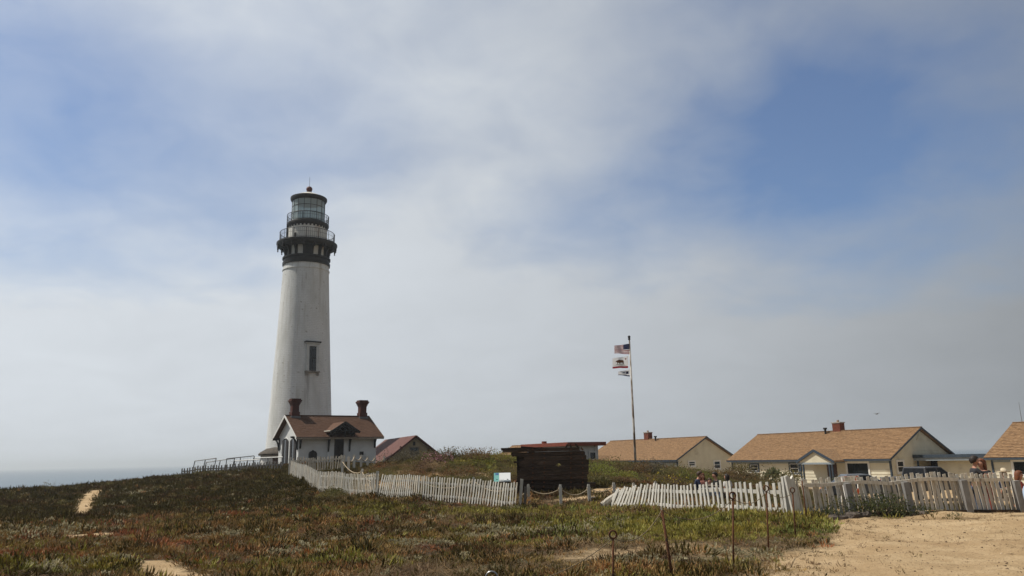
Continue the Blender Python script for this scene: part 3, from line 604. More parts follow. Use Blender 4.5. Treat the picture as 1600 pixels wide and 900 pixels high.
        MB().lathe([(0, 0), (.04, .01), (.05, .04), (.03, .07), (0, .08)], 8).build('handle', steel, do, (x + .72, -.07, 1.0), (R(90), 0, 0))
        MB().box(x - w_ / 2, x + w_ / 2, -d_ - .3, -.05, -.4, .12).build('porch_step', mat('grey_concrete', (.3, .29, .27), (.22, .21, .2), 3), h)
    return h
o2 = C2 - hu * HL
bungalow('cream bungalow with tan shingle roof, blue-posted gabled porch and picture window', o2,
         front=(((1174, 736), (1185, 726), 'h', None), ((1236, 739), (1248, 724.5), 'h', None), ((1326, 746), (1357, 723), '', white_paint)),
         gable=(((1402.5, 738), (1410, 720.5), 'h'),), porch=(11.4, 3.4, 1.05), chimney=(1312, .72), vents=(1290.5,))
C1 = at(1058, 716, 88.7); C1 = Vector((C1.x, 88.7, -1.4))
bungalow('cream bungalow with two small gable windows, behind the flagpole', C1 - hu * HL,
         front=(((1026, 727), (1036, 720), 'h', None),), gable=(((1076, 728), (1085, 721), 'h'), ((1116, 732), (1124, 720.5), 'h')), chimney=(1013, .8), vents=(1024,))
o3 = C2 + hu * 8.2
bungalow('cream bungalow cut off by the right edge of the picture, antenna on its roof', o3, L=18,
         front=(((1586, 742), (1612, 720), '', white_paint),), porch=None)
c0 = C1 - hu * (HL + 9.0)
bungalow('distant tan-roofed bungalow whose roof peeks left of the dark hull wreck', c0 - hu * HL, chimney=None)
an_ = o3 + hu * .3 + hv * (HW / 2); MB().tube([(0, 0, 0), (0, 0, 1.6)], [.03, .012], 5).build('roof_antenna', steel, loc=(an_.x, an_.y, o3.z + EV + RISE + .1))
tag(bpy.data.objects['roof_antenna'], 'thin whip antenna standing on the roof ridge at the right edge', 'antenna')
# small gabled bay in front of the far bungalow
bq = thing('porch_bay', 'tiny gabled porch with tan roof against the far bungalow, right of the red-roofed shed', 'porch', C1 - hu * 14.2 - hv * 2.4, R(HA))
MB().box(0, 2.2, 0, 2.4, -.5, 2.1).build('wall', white_paint, bq)
q = MB()
for s_ in (-1, 1):
    e = [(1.1 + s_ * 1.45, -.3, 2.0), (1.1, -.3, 2.9), (1.1, 3.2, 2.9), (1.1 + s_ * 1.45, 3.2, 2.0)]
    q.add([Vector(v) for v in e] + [Vector(v) + Vector((0, 0, .12)) for v in e], [(0, 1, 2, 3), (4, 7, 6, 5), (0, 4, 5, 1), (1, 5, 6, 2), (2, 6, 7, 3), (3, 7, 4, 0)])
q.build('roof', roof_tan, bq)
MB().prism([(-.1, 2.08), (2.3, 2.08), (1.1, 2.85)], Matrix.Translation((0, .02, 0)) @ Matrix.Rotation(R(90), 4, 'X'), .05).build('pediment', white_paint, bq)
# flat-roofed link between the bungalows
lk = thing('flat_roofed_link', 'low cream passage with flat blue-edged roof joining two bungalows', 'building', C2 + hv * 3.6, R(HA))
q = MB(); q.box(.1, 1.7, 2.2, 5.2, -1, 2.35); q.box(1.7, 8.0, .35, 5.2, -1, 2.35); q.build('wall', cream, lk)
siding(lk, (1.7, .35, 0), (1, 0, 0), (0, -1, 0), 6.3, 0, 2.33, cream)
MB().box(.05, 8.15, -.4, 5.4, 2.40, 2.52).build('roof', mat('grey_roofing', (.2, .2, .2), (.14, .14, .14), 3), lk)
MB().box(.05, 8.15, -.45, -.402, 2.36, 2.62).build('fascia', blue_trim, lk)
MB().box(.05, 8.15, -.36, -.2, 2.12, 2.398).build('beam', pale_blue, lk)
MB().box(.0, 1.6, 2.10, 2.19, -.2, 2.05).build('passage_door', dark_trim, lk)
MB().box(.3, .42, -.34, -.22, -.5, 2.12).build('post', blue_trim, lk)

# ------------------------------------------------------------------ keeper's cottage beside the lighthouse
KB = R(34.0); KC = at(467, 683, 72.0); KC = Vector((KC.x, 72.0, 1.45)); ku = Vector((math.cos(KB), math.sin(KB), 0)); kv = Vector((-math.sin(KB), math.cos(KB), 0))
KL, KW = 7.75, 6.0
def kz(py, px=500): return hit(px, py, KC, kv).z - KC.z
KE = kz(684); 
k_ = thing('keepers_cottage', 'small white cottage with brown shingle roof and two red chimneys before lighthouse', 'house', KC, KB)
rz_ = at(510, 648, 74.5).z - KC.z; kov = .75; kog = .48; kslope = (rz_ - KE) / (KW / 2 + kov)
q = MB(); ew = KE + kov * kslope - .12; q.box(0, KL, 0, KW, -1.5, ew)
for x in (0, KL): q.add([(x, 0, ew), (x, KW, ew), (x, KW / 2, rz_ - .12)], [(0, 1, 2)])
kwall = mat('white_rendered_brick', (0.64, 0.66, 0.66), (0.56, 0.575, 0.57), 1.2, 0.7, 0.2, 25, c3=(.42, .42, .40), c3lo=.62, c3hi=.8, c3scale=.9)
q.build('wall', kwall, k_)
roof_slope(k_, -kog, KL + kog, -kov, KE + .05, KW / 2, rz_, roof_brown, .12, .2, .4); roof_slope(k_, -kog, KL + kog, KW + kov, KE + .05, KW / 2, rz_, roof_brown, .12, .2, .4)
MB().beam((-kog, KW / 2, rz_ + .03), (KL + kog, KW / 2, rz_ + .03), .3, .07).build('ridge_cap', roof_brown, k_)
MB().box(-kog, KL + kog, -kov - .05, -kov - .01, KE - .16, KE + .01).build('fascia', mat('tan_trim', (.30, .25, .20), (.22, .18, .14), 4), k_)
for x in (-kog - .01, KL + kog + .01):
    for ya in (-kov, KW + kov): MB().beam((x, ya, KE - .04), (x, KW / 2, rz_ - .05), .05, .2).build('bargeboard', MATS['tan_trim'] if x > 0 else white_paint, k_)
for cpx in (460.5, 566):
    x = (hit(cpx, 640, KC + kv * (KW / 2), kv) - KC).dot(ku)
    zz0 = rz_ - .9; top = rz_ + 1.62; c_ = MB(); yc = KW / 2
    for (w0, w1, a_, b_) in ((.40, .40, 0, .35 + .9), (.33, .33, 1.25, top - zz0 - .65)): c_.box(x - w0, x + w0, yc - w0, yc + w0, zz0 + a_, zz0 + b_)
    for i, w0 in enumerate((.37, .42, .48, .53)): c_.box(x - w0, x + w0, yc - w0, yc + w0, top - .65 + i * .13, top - .65 + (i + 1) * .13)
    c_.box(x - .45, x + .45, yc - .45, yc + .45, top - .13, top)
    o = c_.build('chimney', brick_red, k_)
    MB().box(x - .46, x + .46, yc - .5, yc + .5, zz0 + .35, rz_ - .06).build('flashing', mat('lead_flashing', (.12, .13, .14), rough=.5), o)
# brackets under the eaves
def kbracket(x, y, ang, z1, dep=.7, hgt=1.25):
    M = Matrix.Translation((x, y, z1)) @ Matrix.Rotation(ang, 4, 'Z') ; q = MB()
    q.box(-.07, .07, -.1, 0, -hgt, 0, M); q.box(-.07, .07, -dep, -.1, -.16, 0, M)
    n = 6
    for i in range(n):
        t0, t1 = (math.pi / 2) * i / n, (math.pi / 2) * (i + 1) / n
        f = lambda t: M @ Vector((0, -.1 - (dep - .2) * (1 - math.cos(t)), -hgt + .15 + (hgt - .25) * math.sin(t)))
        q.beam(f(t0), f(t1), .12, .13)
    return q.build('bracket', dark_trim, k_)
for y in (.0, KW): kbracket(-.0, y + (.25 if y == 0 else -.25), R(-90), KE + .05 + .1)
kbracket(.15, 0, 0, KE + .02, .6, 1.0); kbracket(KL - .15, 0, 0, KE + .02, .6, 1.0)
# shuttered arched windows in the sunlit gable
def arch(x0, x1, z0, z1, n=8):
    r = (x1 - x0) / 2; cx_ = (x0 + x1) / 2; s = .55
    return [(x0, z0), (x1, z0)] + [(cx_ + r * math.cos(t_), z1 - r * s + r * s * math.sin(t_)) for t_ in np.linspace(0, math.pi, n)]
GM = lambda off: Matrix(((0, 0, -1, -off), (1, 0, 0, 0), (0, 1, 0, 0), (0, 0, 0, 1)))
for px in (446.3, 458.5):
    A = hit(px, 700, KC, ku); yy = (A - KC).dot(kv); zb_, zt_ = hit(px, 718, KC, ku).z - KC.z - .4, hit(px, 685, KC, ku).z - KC.z
    w_ = MB(); w_.prism(arch(yy - .62, yy + .62, zb_ - .1, zt_ + .1), GM(0.0), .04); w_ = w_.build('window', white_paint, k_)
    MB().prism(arch(yy - .33, yy + .33, zb_, zt_), GM(.042), .02).build('pane', pane_dark, w_)
    for s_ in (-1, 1):
        sh = MB(); c0_, c1_ = sorted((yy + s_ * .30, yy + s_ * .85)); sh.prism([(c0_, zb_), (c1_, zb_), (c1_, zt_ - (.22 if s_ > 0 else .02)), (c0_, zt_ - (.02 if s_ > 0 else .22))], GM(.045), .05)
        sh = sh.build('shutter', dark_trim, w_)
    MB().box(-.16, 0, yy - .75, yy + .75, zb_ - .2, zb_ - .08).build('sill', white_paint, w_)
# porch and door
def kx(px, py=700): return (hit(px, py, KC, kv) - KC).dot(ku)
dx0, dx1 = kx(522), kx(536.5); dm = (dx0 + dx1) / 2; dtop = kz(677.5, 529)
FM = lambda off: Matrix(((1, 0, 0, 0), (0, 0, 1, -off), (0, 1, 0, 0), (0, 0, 0, 1)))
dc = MB().prism(arch(dx0 - .22, dx1 + .22, -.4, dtop + .18), FM(.04), .04).build('door_casing', mat('grey_casing', (.36, .37, .37), (.3, .31, .31), 4), k_)
dd = MB().prism(arch(dx0, dx1, -.4, dtop), FM(.09), .05).build('front_door', mat('dark_door', (.017, .014, .014), (.03, .024, .022), 3, .6), k_)
pn = MB()
for i in range(2):
    for j in range(2): pn.box(dx0 + .1 + i * .42, dx0 + .42 + i * .42, -.1, -.088, .15 + j * 1.05, .95 + j * 1.05)
pn.build('door_panel', dark_trim, dd)
for px in (518.5, 541.5): q = MB(); xx = kx(px); q.box(xx - .45, xx + .45 if px > 530 else xx + .3, -.06, -.0, -.5, KE - .1); q.build('pilaster', kwall, k_)
gx0, gx1 = dm - 1.65, dm + 1.65; ga = dtop + .95; ge = dtop + .05; gd = 1.35
q = MB()
for s_ in (-1, 1):
    xe = dm + s_ * 1.42
    e = [(xe, -gd - .2, ge), (dm, -gd - .2, ga), (dm, 2.3, ga), (xe, 2.3, ge)]
    q.add([Vector(v) for v in e] + [Vector(v) + Vector((0, 0, .13)) for v in e], [(0, 1, 2, 3), (4, 7, 6, 5), (0, 4, 5, 1), (1, 5, 6, 2), (2, 6, 7, 3), (3, 7, 4, 0)])
pr = q.build('porch_roof', roof_brown, k_)
for s_ in (-1, 1): MB().beam((dm + s_ * 1.47, -gd - .24, ge + .0), (dm, -gd - .24, ga + .04), .06, .22).build('bargeboard', dark_trim, pr)
q = MB(); q.box(dm - .06, dm + .06, -gd - .2, -gd - .08, ge - .45, ga); q.box(dm - .8, dm + .8, -gd - .2, -gd - .08, ge + .12, ge + .26)
for s_ in (-1, 1): q.beam((dm + s_ * .75, -gd - .14, ge + .2), (dm, -gd - .14, ge + .62), .09, .09)
q.build('gable_truss', dark_trim, pr)
MB().beam((dm - 1.45, -gd - .25, ge + .17), (dm - 1.41, .2, ge + .17), .09, .1).build('valley_flashing', mat('pale_flashing', (.5, .48, .42)), pr)
for x in (dm - 1.05, dm + 1.05): kbracket(x, 0, 0, ge + .0, 1.3, 1.75)
fl = MB().prism([(kx(482.5), kz(718)), (kx(495.5), kz(718)), (kx(495.5), kz(709)), (kx(494), kz(705.5)), (kx(490.8), kz(704.4)), (kx(489), kz(702.6)), (kx(487.2), kz(704.4)), (kx(484), kz(705.5)), (kx(482.5), kz(709))], FM(.05), .05).build('wall_plaque', dark_trim, k_)
MB().box(kx(562), kx(568), -.05, -.003, kz(712), kz(706.5)).build('wall_vent', dark_trim, k_)

# ------------------------------------------------------------------ red-roofed barn
bg_ = at(649, 682, 80); RB = math.atan2(.36, .93)
bu = Vector((.933, .36, 0)); bv = Vector((-.36, .933, 0)); BW = 6.4; BL = 15.0
bo = bg_ - bu * (BW / 2); bo = Vector((bo.x, bo.y, -.6)); bz = bg_.z - bo.z; be = bz - 2.45
bn = thing('red_roofed_barn', 'cream gabled building with red roof, half hidden behind the shrub mound', 'building', bo, RB)
q = MB(); q.box(0, BW, 0, BL, -1, be); q.add([(0, 0, be), (BW, 0, be), (BW / 2, 0, bz - .12)], [(0, 1, 2)]); q.add([(0, BL, be), (BW, BL, be), (BW / 2, BL, bz - .12)], [(0, 2, 1)])
bcream = mat('old_cream_boards', (.40, .34, .22), (.33, .27, .17), 1.5, .8, c3=(.26, .21, .14), c3lo=.58, c3hi=.75); q.build('wall', bcream, bn)
siding(bn, (0, 0, 0), (1, 0, 0), (0, -1, 0), BW, 0, bz - .2, bcream, lambda z: max(0, (z - be) / (bz - be) * BW / 2 + (.08 if z > be else 0)), lambda z: BW - max(0, (z - be) / (bz - be) * BW / 2 + (.08 if z > be else 0)), .2)
for s_ in (0, 1):
    xe = -.45 if s_ == 0 else BW + .45; q = MB(); sl = (bz - be) / (BW / 2)
    e = [(xe, -.45, be - .45 * sl), (BW / 2, -.45, bz), (BW / 2, BL + .3, bz), (xe, BL + .3, be - .45 * sl)]
    q.add([Vector(v) for v in e] + [Vector(v) + Vector((0, 0, .12)) for v in e], [(0, 1, 2, 3), (4, 7, 6, 5), (0, 4, 5, 1), (1, 5, 6, 2), (2, 6, 7, 3), (3, 7, 4, 0)]); q.build('roof', roof_red, bn)
    MB().beam((xe, -.47, be - .45 * sl + .02), (BW / 2, -.47, bz + .03), .05, .17).build('bargeboard', mat('dark_red_trim', (.09, .035, .028)), bn)
bw0 = [(hit(px, py, bo, bv) - bo) for px, py in ((640.5, 712), (654, 699))]
wn_ = window_on(bn, (0, 0, 0), (1, 0, 0), (0, -1, 0), bw0[0].dot(bu), bw0[1].dot(bu), bw0[0].z, bw0[1].z, MATS['tan_trim'], mat('green_grey_frame', (.12, .13, .11)), bars='v')
vv = hit(647, 693, bo, bv) - bo; MB().box(vv.dot(bu) - .12, vv.dot(bu) + .12, -.09, -.04, vv.z - .2, vv.z + .2).build('gable_vent', dark_trim, bn)
for px, py in ((625, 701), (669, 700)): vv = hit(px, py, bo, bv) - bo; MB().box(vv.dot(bu) - .05, vv.dot(bu) + .05, -.35, -.03, vv.z - .35, vv.z + .25).build('purlin_end', MATS['dark_red_trim'], bn)

# ------------------------------------------------------------------ flat red-edged shed behind the wreck
SC = at(887, 692, 56); SH = R(-50)       # near corner of its roof
su = Vector((math.cos(R(28)), math.sin(R(28)), 0))     # right face runs this way
sw = Vector((-math.cos(R(25)), math.sin(R(25)), 0))
sgz = 0.2; sb = thing('flat_roofed_shed', 'pale grey shed with flat red-edged roof behind the dark hull wreck', 'shed', (SC.x, SC.y, sgz), R(28))
# local x along the right-hand face, local y back to the left
st_ = SC.z - sgz; sx = (hit(946, 692, SC, Vector((-su.y, su.x, 0))) - SC).dot(su); n2_ = Vector((su.x, su.y, 0))
lft = (hit(817, 696, SC, su) - SC).length; lft = min(max(lft, 3.0), 7.0)
swall = mat('pale_grey_boards', (.56, .57, .56), (.48, .49, .48), 2, .8)
MB().box(.35, sx - .45, .35, lft, -1, st_ - .2).build('wall', swall, sb)
MB().box(0, sx, 0, lft + .3, st_ - .12, st_ + .02).build('roof', mat('shed_roofing', (.25, .13, .09), (.2, .1, .07), 3), sb)
for a_ in ((-.03, sx + .03, -.04, -.002), ): MB().box(a_[0], a_[1], a_[2], a_[3], st_ - .22, st_ + .05).build('fascia', fascia_red, sb)
MB().box(-.04, -.002, -.002, lft + .3, st_ - .22, st_ + .05).build('fascia', fascia_red, sb)
MB().box(sx + .002, sx + .04, -.002, lft + .3, st_ - .22, st_ + .05).build('fascia', fascia_red, sb)
nvec = Vector((-su.y, su.x, 0)); w0 = [(hit(px, py, SC + nvec * .35, nvec) - SC) for px, py in ((921.5, 717), (929, 707))]
window_on(sb, (0, .35, 0), (1, 0, 0), (0, -1, 0), w0[0].dot(su), w0[1].dot(su), w0[0].z + st_, w0[1].z + st_, swall, dark_trim, bars='')
MB().tube([(.4, lft * .6, st_), (.4, lft * .6, st_ + .22)], .2, 10).build('roof_vent', fascia_red, sb)
MB().box(sx - .8, sx - .74, .29, .348, 0, st_ - .22).build('downpipe', swall, sb)
# ------------------------------------------------------------------ fences
def picket_mesh(name, w, h, th, m, seed, point=False):
    r = random.Random(seed); q = MB(); n = 4
    for i in range(n):                    # slightly warped board
        z0, z1 = h * i / n, h * (i + 1) / n; 
        if i == 0: off = [(r.uniform(-.006, .006), r.uniform(-.006, .006)) for _ in range(n + 1)]
        a, b = off[i], off[i + 1]; ww = w / 2; c = r.uniform(.0, .02) if i == n - 1 else 0
        q.add([(a[0] - ww, a[1], z0), (a[0] + ww, a[1], z0), (a[0] + ww, a[1] + th, z0), (a[0] - ww, a[1] + th, z0),
               (b[0] - ww, b[1], z1 - c), (b[0] + ww, b[1], z1), (b[0] + ww, b[1] + th, z1), (b[0] - ww, b[1] + th, z1 - c)],
              [(0, 1, 5, 4), (1, 2, 6, 5), (2, 3, 7, 6), (3, 0, 4, 7)] + ([(3, 2, 1, 0)] if i == 0 else []) + ([(4, 5, 6, 7)] if i == n - 1 else []))
    return q.mesh(name, m)
def polyline(pts, step):
    out = []; acc = 0.0
    for a, b in zip(pts[:-1], pts[1:]):
        a, b = Vector(a), Vector(b); L = (b - a).length; d = acc
        while d < L: out.append((a + (b - a) * (d / L), (b - a).normalized(), d)); d += step
        acc = d - L
    return out
def fence(name, label, pts, step, w, h, ms, rails, lean=None, back=0.0, bury=.06, side=-1, posts=(), jit=.02, hv=.03, post_m=None, post_w=.1, skip=0.0, seed=1, rail_m=None, post_h=None, rail_th=.05, rail_w=.08, group=None):
    """pts: ground points left to right; pickets on the viewer's side, rails behind (side=-1) or in front (side=1)"""
    r = random.Random(seed); root = thing(name, label, 'fence', pts[0], 0, group)
    vm = [picket_mesh('picket', w * r.uniform(.88, 1.1), h, .02, ms[k % len(ms)], seed * 10 + k) for k in range(6)]
    line = polyline(pts, step); N = len(line)
    for i, (p, d, _) in enumerate(line):
        if r.random() < skip: continue
        f = i / max(N - 1, 1); ang = math.atan2(d.y, d.x); ln = (lean(f) if lean else 0) + r.gauss(0, jit)
        s = 1 + r.uniform(-hv, hv); bk = (back(f) if callable(back) else back) + r.gauss(0, jit * .5)
        o = obj('picket', vm[r.randrange(6)], root, p - Vector(pts[0]) + Vector((0, 0, -bury)))
        o.rotation_euler = (Matrix.Rotation(ang, 3, 'Z') @ Matrix.Rotation(ln, 3, 'Y') @ Matrix.Rotation(-bk, 3, 'X')).to_euler(); o.scale = (1, 1, s)
    for zr in rails:
        q = MB(); prev = None
        for i in list(range(0, N, max(1, N // 24))) + [N - 1]:
            p, d, _ = line[i]; f = i / max(N - 1, 1); ln = lean(f) if lean else 0; bk = back(f) if callable(back) else back
            n_ = Vector((d.y, -d.x, 0)).normalized()      # towards the viewer
            pt = p - Vector(pts[0]) + d * (math.sin(ln) * zr) + Vector((0, 0, math.cos(ln) * zr - bury)) - n_ * math.sin(bk) * zr + n_ * (side * (.02 + rail_th / 2) + (0 if side > 0 else -.004))
            if prev is not None and (pt - prev).length > .02: q.beam(prev, pt, rail_th, rail_w)
            prev = pt
        q.build('rail', rail_m or ms[0], root)
    for p, ph, off in posts:
        p = Vector(p); MB().box(-post_w / 2, post_w / 2, -post_w / 2, post_w / 2, -.3, ph, Matrix.Rotation(off, 4, 'Y')).build('post', post_m or ms[0], root, p - Vector(pts[0]))
    return root
def G(px, py, Y): p = at(px, py, Y); return Vector((p.x, p.y, gz(p.x, p.y)))
def on(x, y): return Vector((x, y, gz(x, y)))
def sub(pts, n=4):
    out = []
    for a, b in zip(pts[:-1], pts[1:]):
        for i in range(n): p = Vector(a).lerp(Vector(b), i / n); out.append(on(p.x, p.y))
    return out + [Vector(pts[-1])]
# left fence: from the cottage down to the gap
LF = [G(452, 741, 48), G(475, 754, 42), G(497, 767, 37), G(540, 774, 34.5), G(588, 779, 32.5)]
fence('picket_fence', 'pale picket fence curving downhill from the cottage to the bent gap', sub(LF), .13, .048, 1.0, [white_old, white_worn], (.28, .78), lean=lambda f: .03 * math.sin(f * 20), back=.05, posts=[(LF[0], 1.1, 0), (LF[2] + Vector((.05, .14, 0)), .9, 0), (LF[4] + Vector((0, .08, 0)), 1.02, .02)], seed=3, post_w=.11, jit=.012)
LF2 = [G(591, 779, 32.4), G(650, 786, 31), G(740, 793, 29.6), G(808, 796, 28.5)]
f2 = fence('picket_fence', 'white picket fence section leaning beside the information board, ending at the hull wreck', sub(LF2), .122, .052, .97, [white_old, white_old, white_worn], (.25, .72), lean=lambda f: .12 * math.exp(-((f - .03) / .06) ** 2) + .05 * math.sin(f * 9 + 1) + .03, back=lambda f: .10 + .06 * f, posts=[(LF2[3] + Vector((.10, .12, 0)), 1.0, .10)], seed=5, post_w=.11, jit=.012)
MB().box(-.05, .05, -.02, .02, -.2, .72).build('end_board', grey_wood, f2, LF2[3] - LF2[0] + Vector((.28, .18, 0)), (0, R(4), 0))
# toppling section right of the gap
RF = [G(948, 797, 27), G(1020, 793, 24.6), G(1085, 795, 22.5), G(1160, 801, 20.6), G(1240, 810, 19.1)]
def rlean(f): return .62 * (1 - f / .46) ** 1.0 if f < .46 else (-.03 - .05 * (f - .46))
fence('picket_fence', 'bright white picket fence toppling over at the gap right of the hull', sub(RF), .195, .085, .84, [white_old], (.20, .62), lean=rlean, back=lambda f: .16 * max(0, 1 - f / .5), seed=8, jit=.028, hv=.05, skip=.03, posts=[(RF[4] + Vector((-.05, .1, 0)), .95, -.03)], post_w=.16, rail_w=.09)
# dark-backed fence on the sandy lane
SF = [G(1264, 813, 19), G(1330, 812, 19), G(1420, 804, 19), G(1510, 801, 19), G(1592, 800, 19.1)]
TOPZ = []
sfn = fence('picket_fence', 'shaded picket fence with long grey rail along the sandy lane at right', sub(SF), .116, .076, .87, [white_worn, white_old, white_worn], (.72,), lean=lambda f: -.10 + .03 * math.sin(f * 14), seed=12, jit=.025, side=1, hv=.03,
            posts=[(SF[1] + Vector((0, -.14, 0)), .76, -.08), (SF[2] + Vector((0, -.14, 0)), .76, -.08), (SF[3] + Vector((0, -.14, 0)), .76, -.08), (SF[4] + Vector((0, -.12, 0)), .75, -.06)], post_w=.14, post_m=mat('grey_white_post', (.27, .27, .265), (.19, .18, .17), 4, .9, .3, 20, stretch=(4, 4, 1)), rail_m=white_worn, bury=-.05)
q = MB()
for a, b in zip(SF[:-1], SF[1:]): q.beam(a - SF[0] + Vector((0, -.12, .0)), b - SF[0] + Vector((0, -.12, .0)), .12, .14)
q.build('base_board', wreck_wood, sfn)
# split gate post and broken boards by the corner
gp = G(1249, 812, 18.8); gpt = thing('gate_post', 'splintered white gate post leaning at the corner of the two fences', 'post', gp)
MB().prism([(-.13, 0), (.05, 0), (.06, .62), (.0, .98), (-.06, .90), (-.12, .99), (-.19, .98)], Matrix.Translation((0, .06, 0)) @ Matrix.Rotation(R(90), 4, 'X') @ Matrix.Rotation(R(4), 4, 'Z'), .12).build('shaft', white_old, gpt)
MB().prism([(.07, .02), (.12, 0), (.06, .55), (.02, .9), (.0, .9)], Matrix.Translation((0, .0, 0)) @ Matrix.Rotation(R(90), 4, 'X'), .05).build('splinter', white_worn, gpt)
lp = G(948, 797, 26.8); MB().tube([(-.15, 0, .1), (.1, .1, .26), (.55, .3, .5)], [.11, .12, .11], 8).build('fallen_post', white_worn, loc=lp)
tag(bpy.data.objects['fallen_post'], 'pale round fence post lying tilted at the left end of the toppling fence', 'post')
# fence before the cottage, behind the bare patch
CF = [G(454, 740, 49), G(500, 742, 50), G(541, 741, 51)]
fence('picket_fence', 'brown shaded picket fence between the cottage and the bare sandy patch', sub(CF), .16, .085, 1.15, [white_worn], (.95, .3), lean=lambda f: .05 * math.sin(f * 9), seed=15, side=1, jit=.03, hv=.05)
# far grey fence on the left skyline
FF = [on(*at(284, 742, 63).xy), on(*at(330, 741, 62).xy), on(*at(385, 741, 61).xy), on(*at(440, 739, 60).xy)]
fence('picket_fence', 'small dark grey picket fence on the left skyline below leaning mesh panels', sub(FF), .26, .12, .75, [grey_wood], (.5,), seed=18, jit=.03, hv=.06)
# temporary mesh panels
def mesh_panel(label, a, b, h, lean, seed):
    a, b = Vector(a), Vector(b); r = thing('mesh_fence_panel', label, 'fence panel', a, 0, 'leaning mesh panels left of the lighthouse'); d = b - a
    up = Vector((lean, 0, 1)).normalized() * h; q = MB()
    for p0, p1 in (((0, 0, 0), up), (d, d + up), (up, d + up), ((0, 0, .1), d + Vector((0, 0, .1))), (d * .5, d * .5 + up)): q.tube([p0, p1], .04, 5)
    q.build('frame', pipe_grey, r)
    w = MB(); n = max(4, int(d.length / .25))
    for i in range(1, n): w.tube([d * (i / n), d * (i / n) + up], .0045, 3, False)
    for i in range(1, 8): w.tube([up * (i / 8), d + up * (i / 8)], .0045, 3, False)
    tag(w.build('mesh', pipe_grey, r), kind='stuff'); return r
def sk(px, Y, dz=0.0): p = at(px, 735, Y); return Vector((p.x, Y, gz(p.x, Y) + dz))
def hgt(px, py, Y): return at(px, py, Y).z
for i, (p0, p1, Y0, Y1, top, ln) in enumerate(((300, 333, 66, 64, 718, .16), (318, 362, 70, 68, 719, .2), (352, 395, 66, 67, 714.5, .05), (395, 441, 67, 66, 715, .0), (362, 402, 63, 62, 723, .25))):
    a, b = sk(p0, Y0), sk(p1, Y1); mesh_panel(['leftmost leaning wire mesh panel on the skyline', 'second leaning wire mesh panel on the skyline from the left', 'tall upright mesh panel midway on the left skyline', 'mesh panel nearest the lighthouse foot', 'low slumped mesh panel in front of the taller ones'][i], a, b, max(.9, hgt((p0 + p1) / 2, top, (Y0 + Y1) / 2) - (a.z + b.z) / 2), ln, i)

# ------------------------------------------------------------------ rope posts and ropes
def rope(label, a, b, sag, r=.018, cat='rope', m=None, group=None):
    a, b = Vector(a), Vector(b); n = 12
    o = MB().tube([(b - a) * (i / n) + Vector((0, 0, -4 * sag * (i / n) * (1 - i / n))) for i in range(n + 1)], r, 6).build('rope', m or rope_mat, loc=a, smooth=True)
    return tag(o, label, cat, group)
def rope_post(label, p, top, w=.105, tilt=0.0, group='white rope posts'):
    h = top - p.z; q = MB(); M = Matrix.Rotation(tilt, 4, 'Y'); q.box(-w / 2, w / 2, -w / 2, w / 2, -.3, h - .05, M); q.box(-w / 2 + .012, w / 2 - .012, -w / 2 + .012, w / 2 - .012, h - .05, h, M)
    t_ = thing('rope_post', label, 'post', p, 0, group); q.build('shaft', white_old, t_)
    MB().tube([M @ Vector((-w / 2 - .03, 0, h - .14)), M @ Vector((w / 2 + .03, 0, h - .14))], .026, 8).build('rope_eye', rope_mat, t_); 
    return p + M @ Vector((0, 0, h - .14))
HP = []
for i, (px, top, Y, tl) in enumerate(((827, 756.5, 29, -.04), (876, 757, 28.8, 0), (921, 756.5, 29, -.03), (960.5, 754, 29.6, -.03), (991, 754.5, 31.5, 0), (1025, 752.5, 30.5, .02))):
    p = at(px, 775, Y); p = on(p.x, Y); HP.append(rope_post('%s white rope post from the left in the row before the hull wreck' % ORD[i], p, at(px, top, Y).z, tilt=tl))
p = at(811, 777, 29.2); rope('short rope end tied between the fence end and first hull rope post', p, HP[0], .04)
for i in range(5): rope('rope sagging between the %s and %s rope posts before the hull wreck' % (ORD[i], ORD[i + 1]), HP[i], HP[i + 1], (.20, .24, .16, .14, .12)[i])
PP = []
for i, (px, top, Y, tl, txt) in enumerate(((534, 717, 41, 0, 'tall grey-white rope post at the left edge of the sandy patch'), (563, 732.5, 37.5, .12, 'white rope post tilted to the right below the sandy patch'), (583, 748, 34, 0, 'rope post just behind the bend in the white fence'),
                                           (653, 745.5, 33.6, 0, 'rope post above the white fence left of the pink flowers path'), (740, 745.5, 31.4, 0, 'rope post above the white fence just left of the information board'))):
    p = at(px, 760, Y); p = on(p.x, Y); PP.append(rope_post(txt, p, max(at(px, top, Y).z, p.z + .45), tilt=tl, group='rope posts along the path'))
for i, s_ in enumerate((.25, .12, .35, .3)): rope(['rope dropping from the tall post to the tilted post by the sandy patch', 'rope running from the tilted post down to the fence bend', 'rope sagging behind the white fence under the dry slope', 'rope sagging behind the white fence toward the information board'][i], PP[i], PP[i + 1], s_)
rope('rope behind the fence from the information board to the hull', PP[4], HP[0] + Vector((-.6, .6, 0)), .25)
BP = []
for i, (px, top, Y) in enumerate(((544.5, 713, 45), (553, 710, 48), (564, 710.5, 50), (574, 712.5, 52), (585, 713, 54), (600, 713, 56))):
    p = at(px, 735, Y); p = on(p.x, Y); BP.append(rope_post('%s rope post from the left in the far row before the cottage' % ORD[i], p, max(at(px, top, Y).z, p.z + .7), w=.13, group='rope posts before the cottage'))
for i in range(5): rope('rope span right of the %s rope post before the cottage' % ORD[i], BP[i], BP[i + 1], .22, .03)

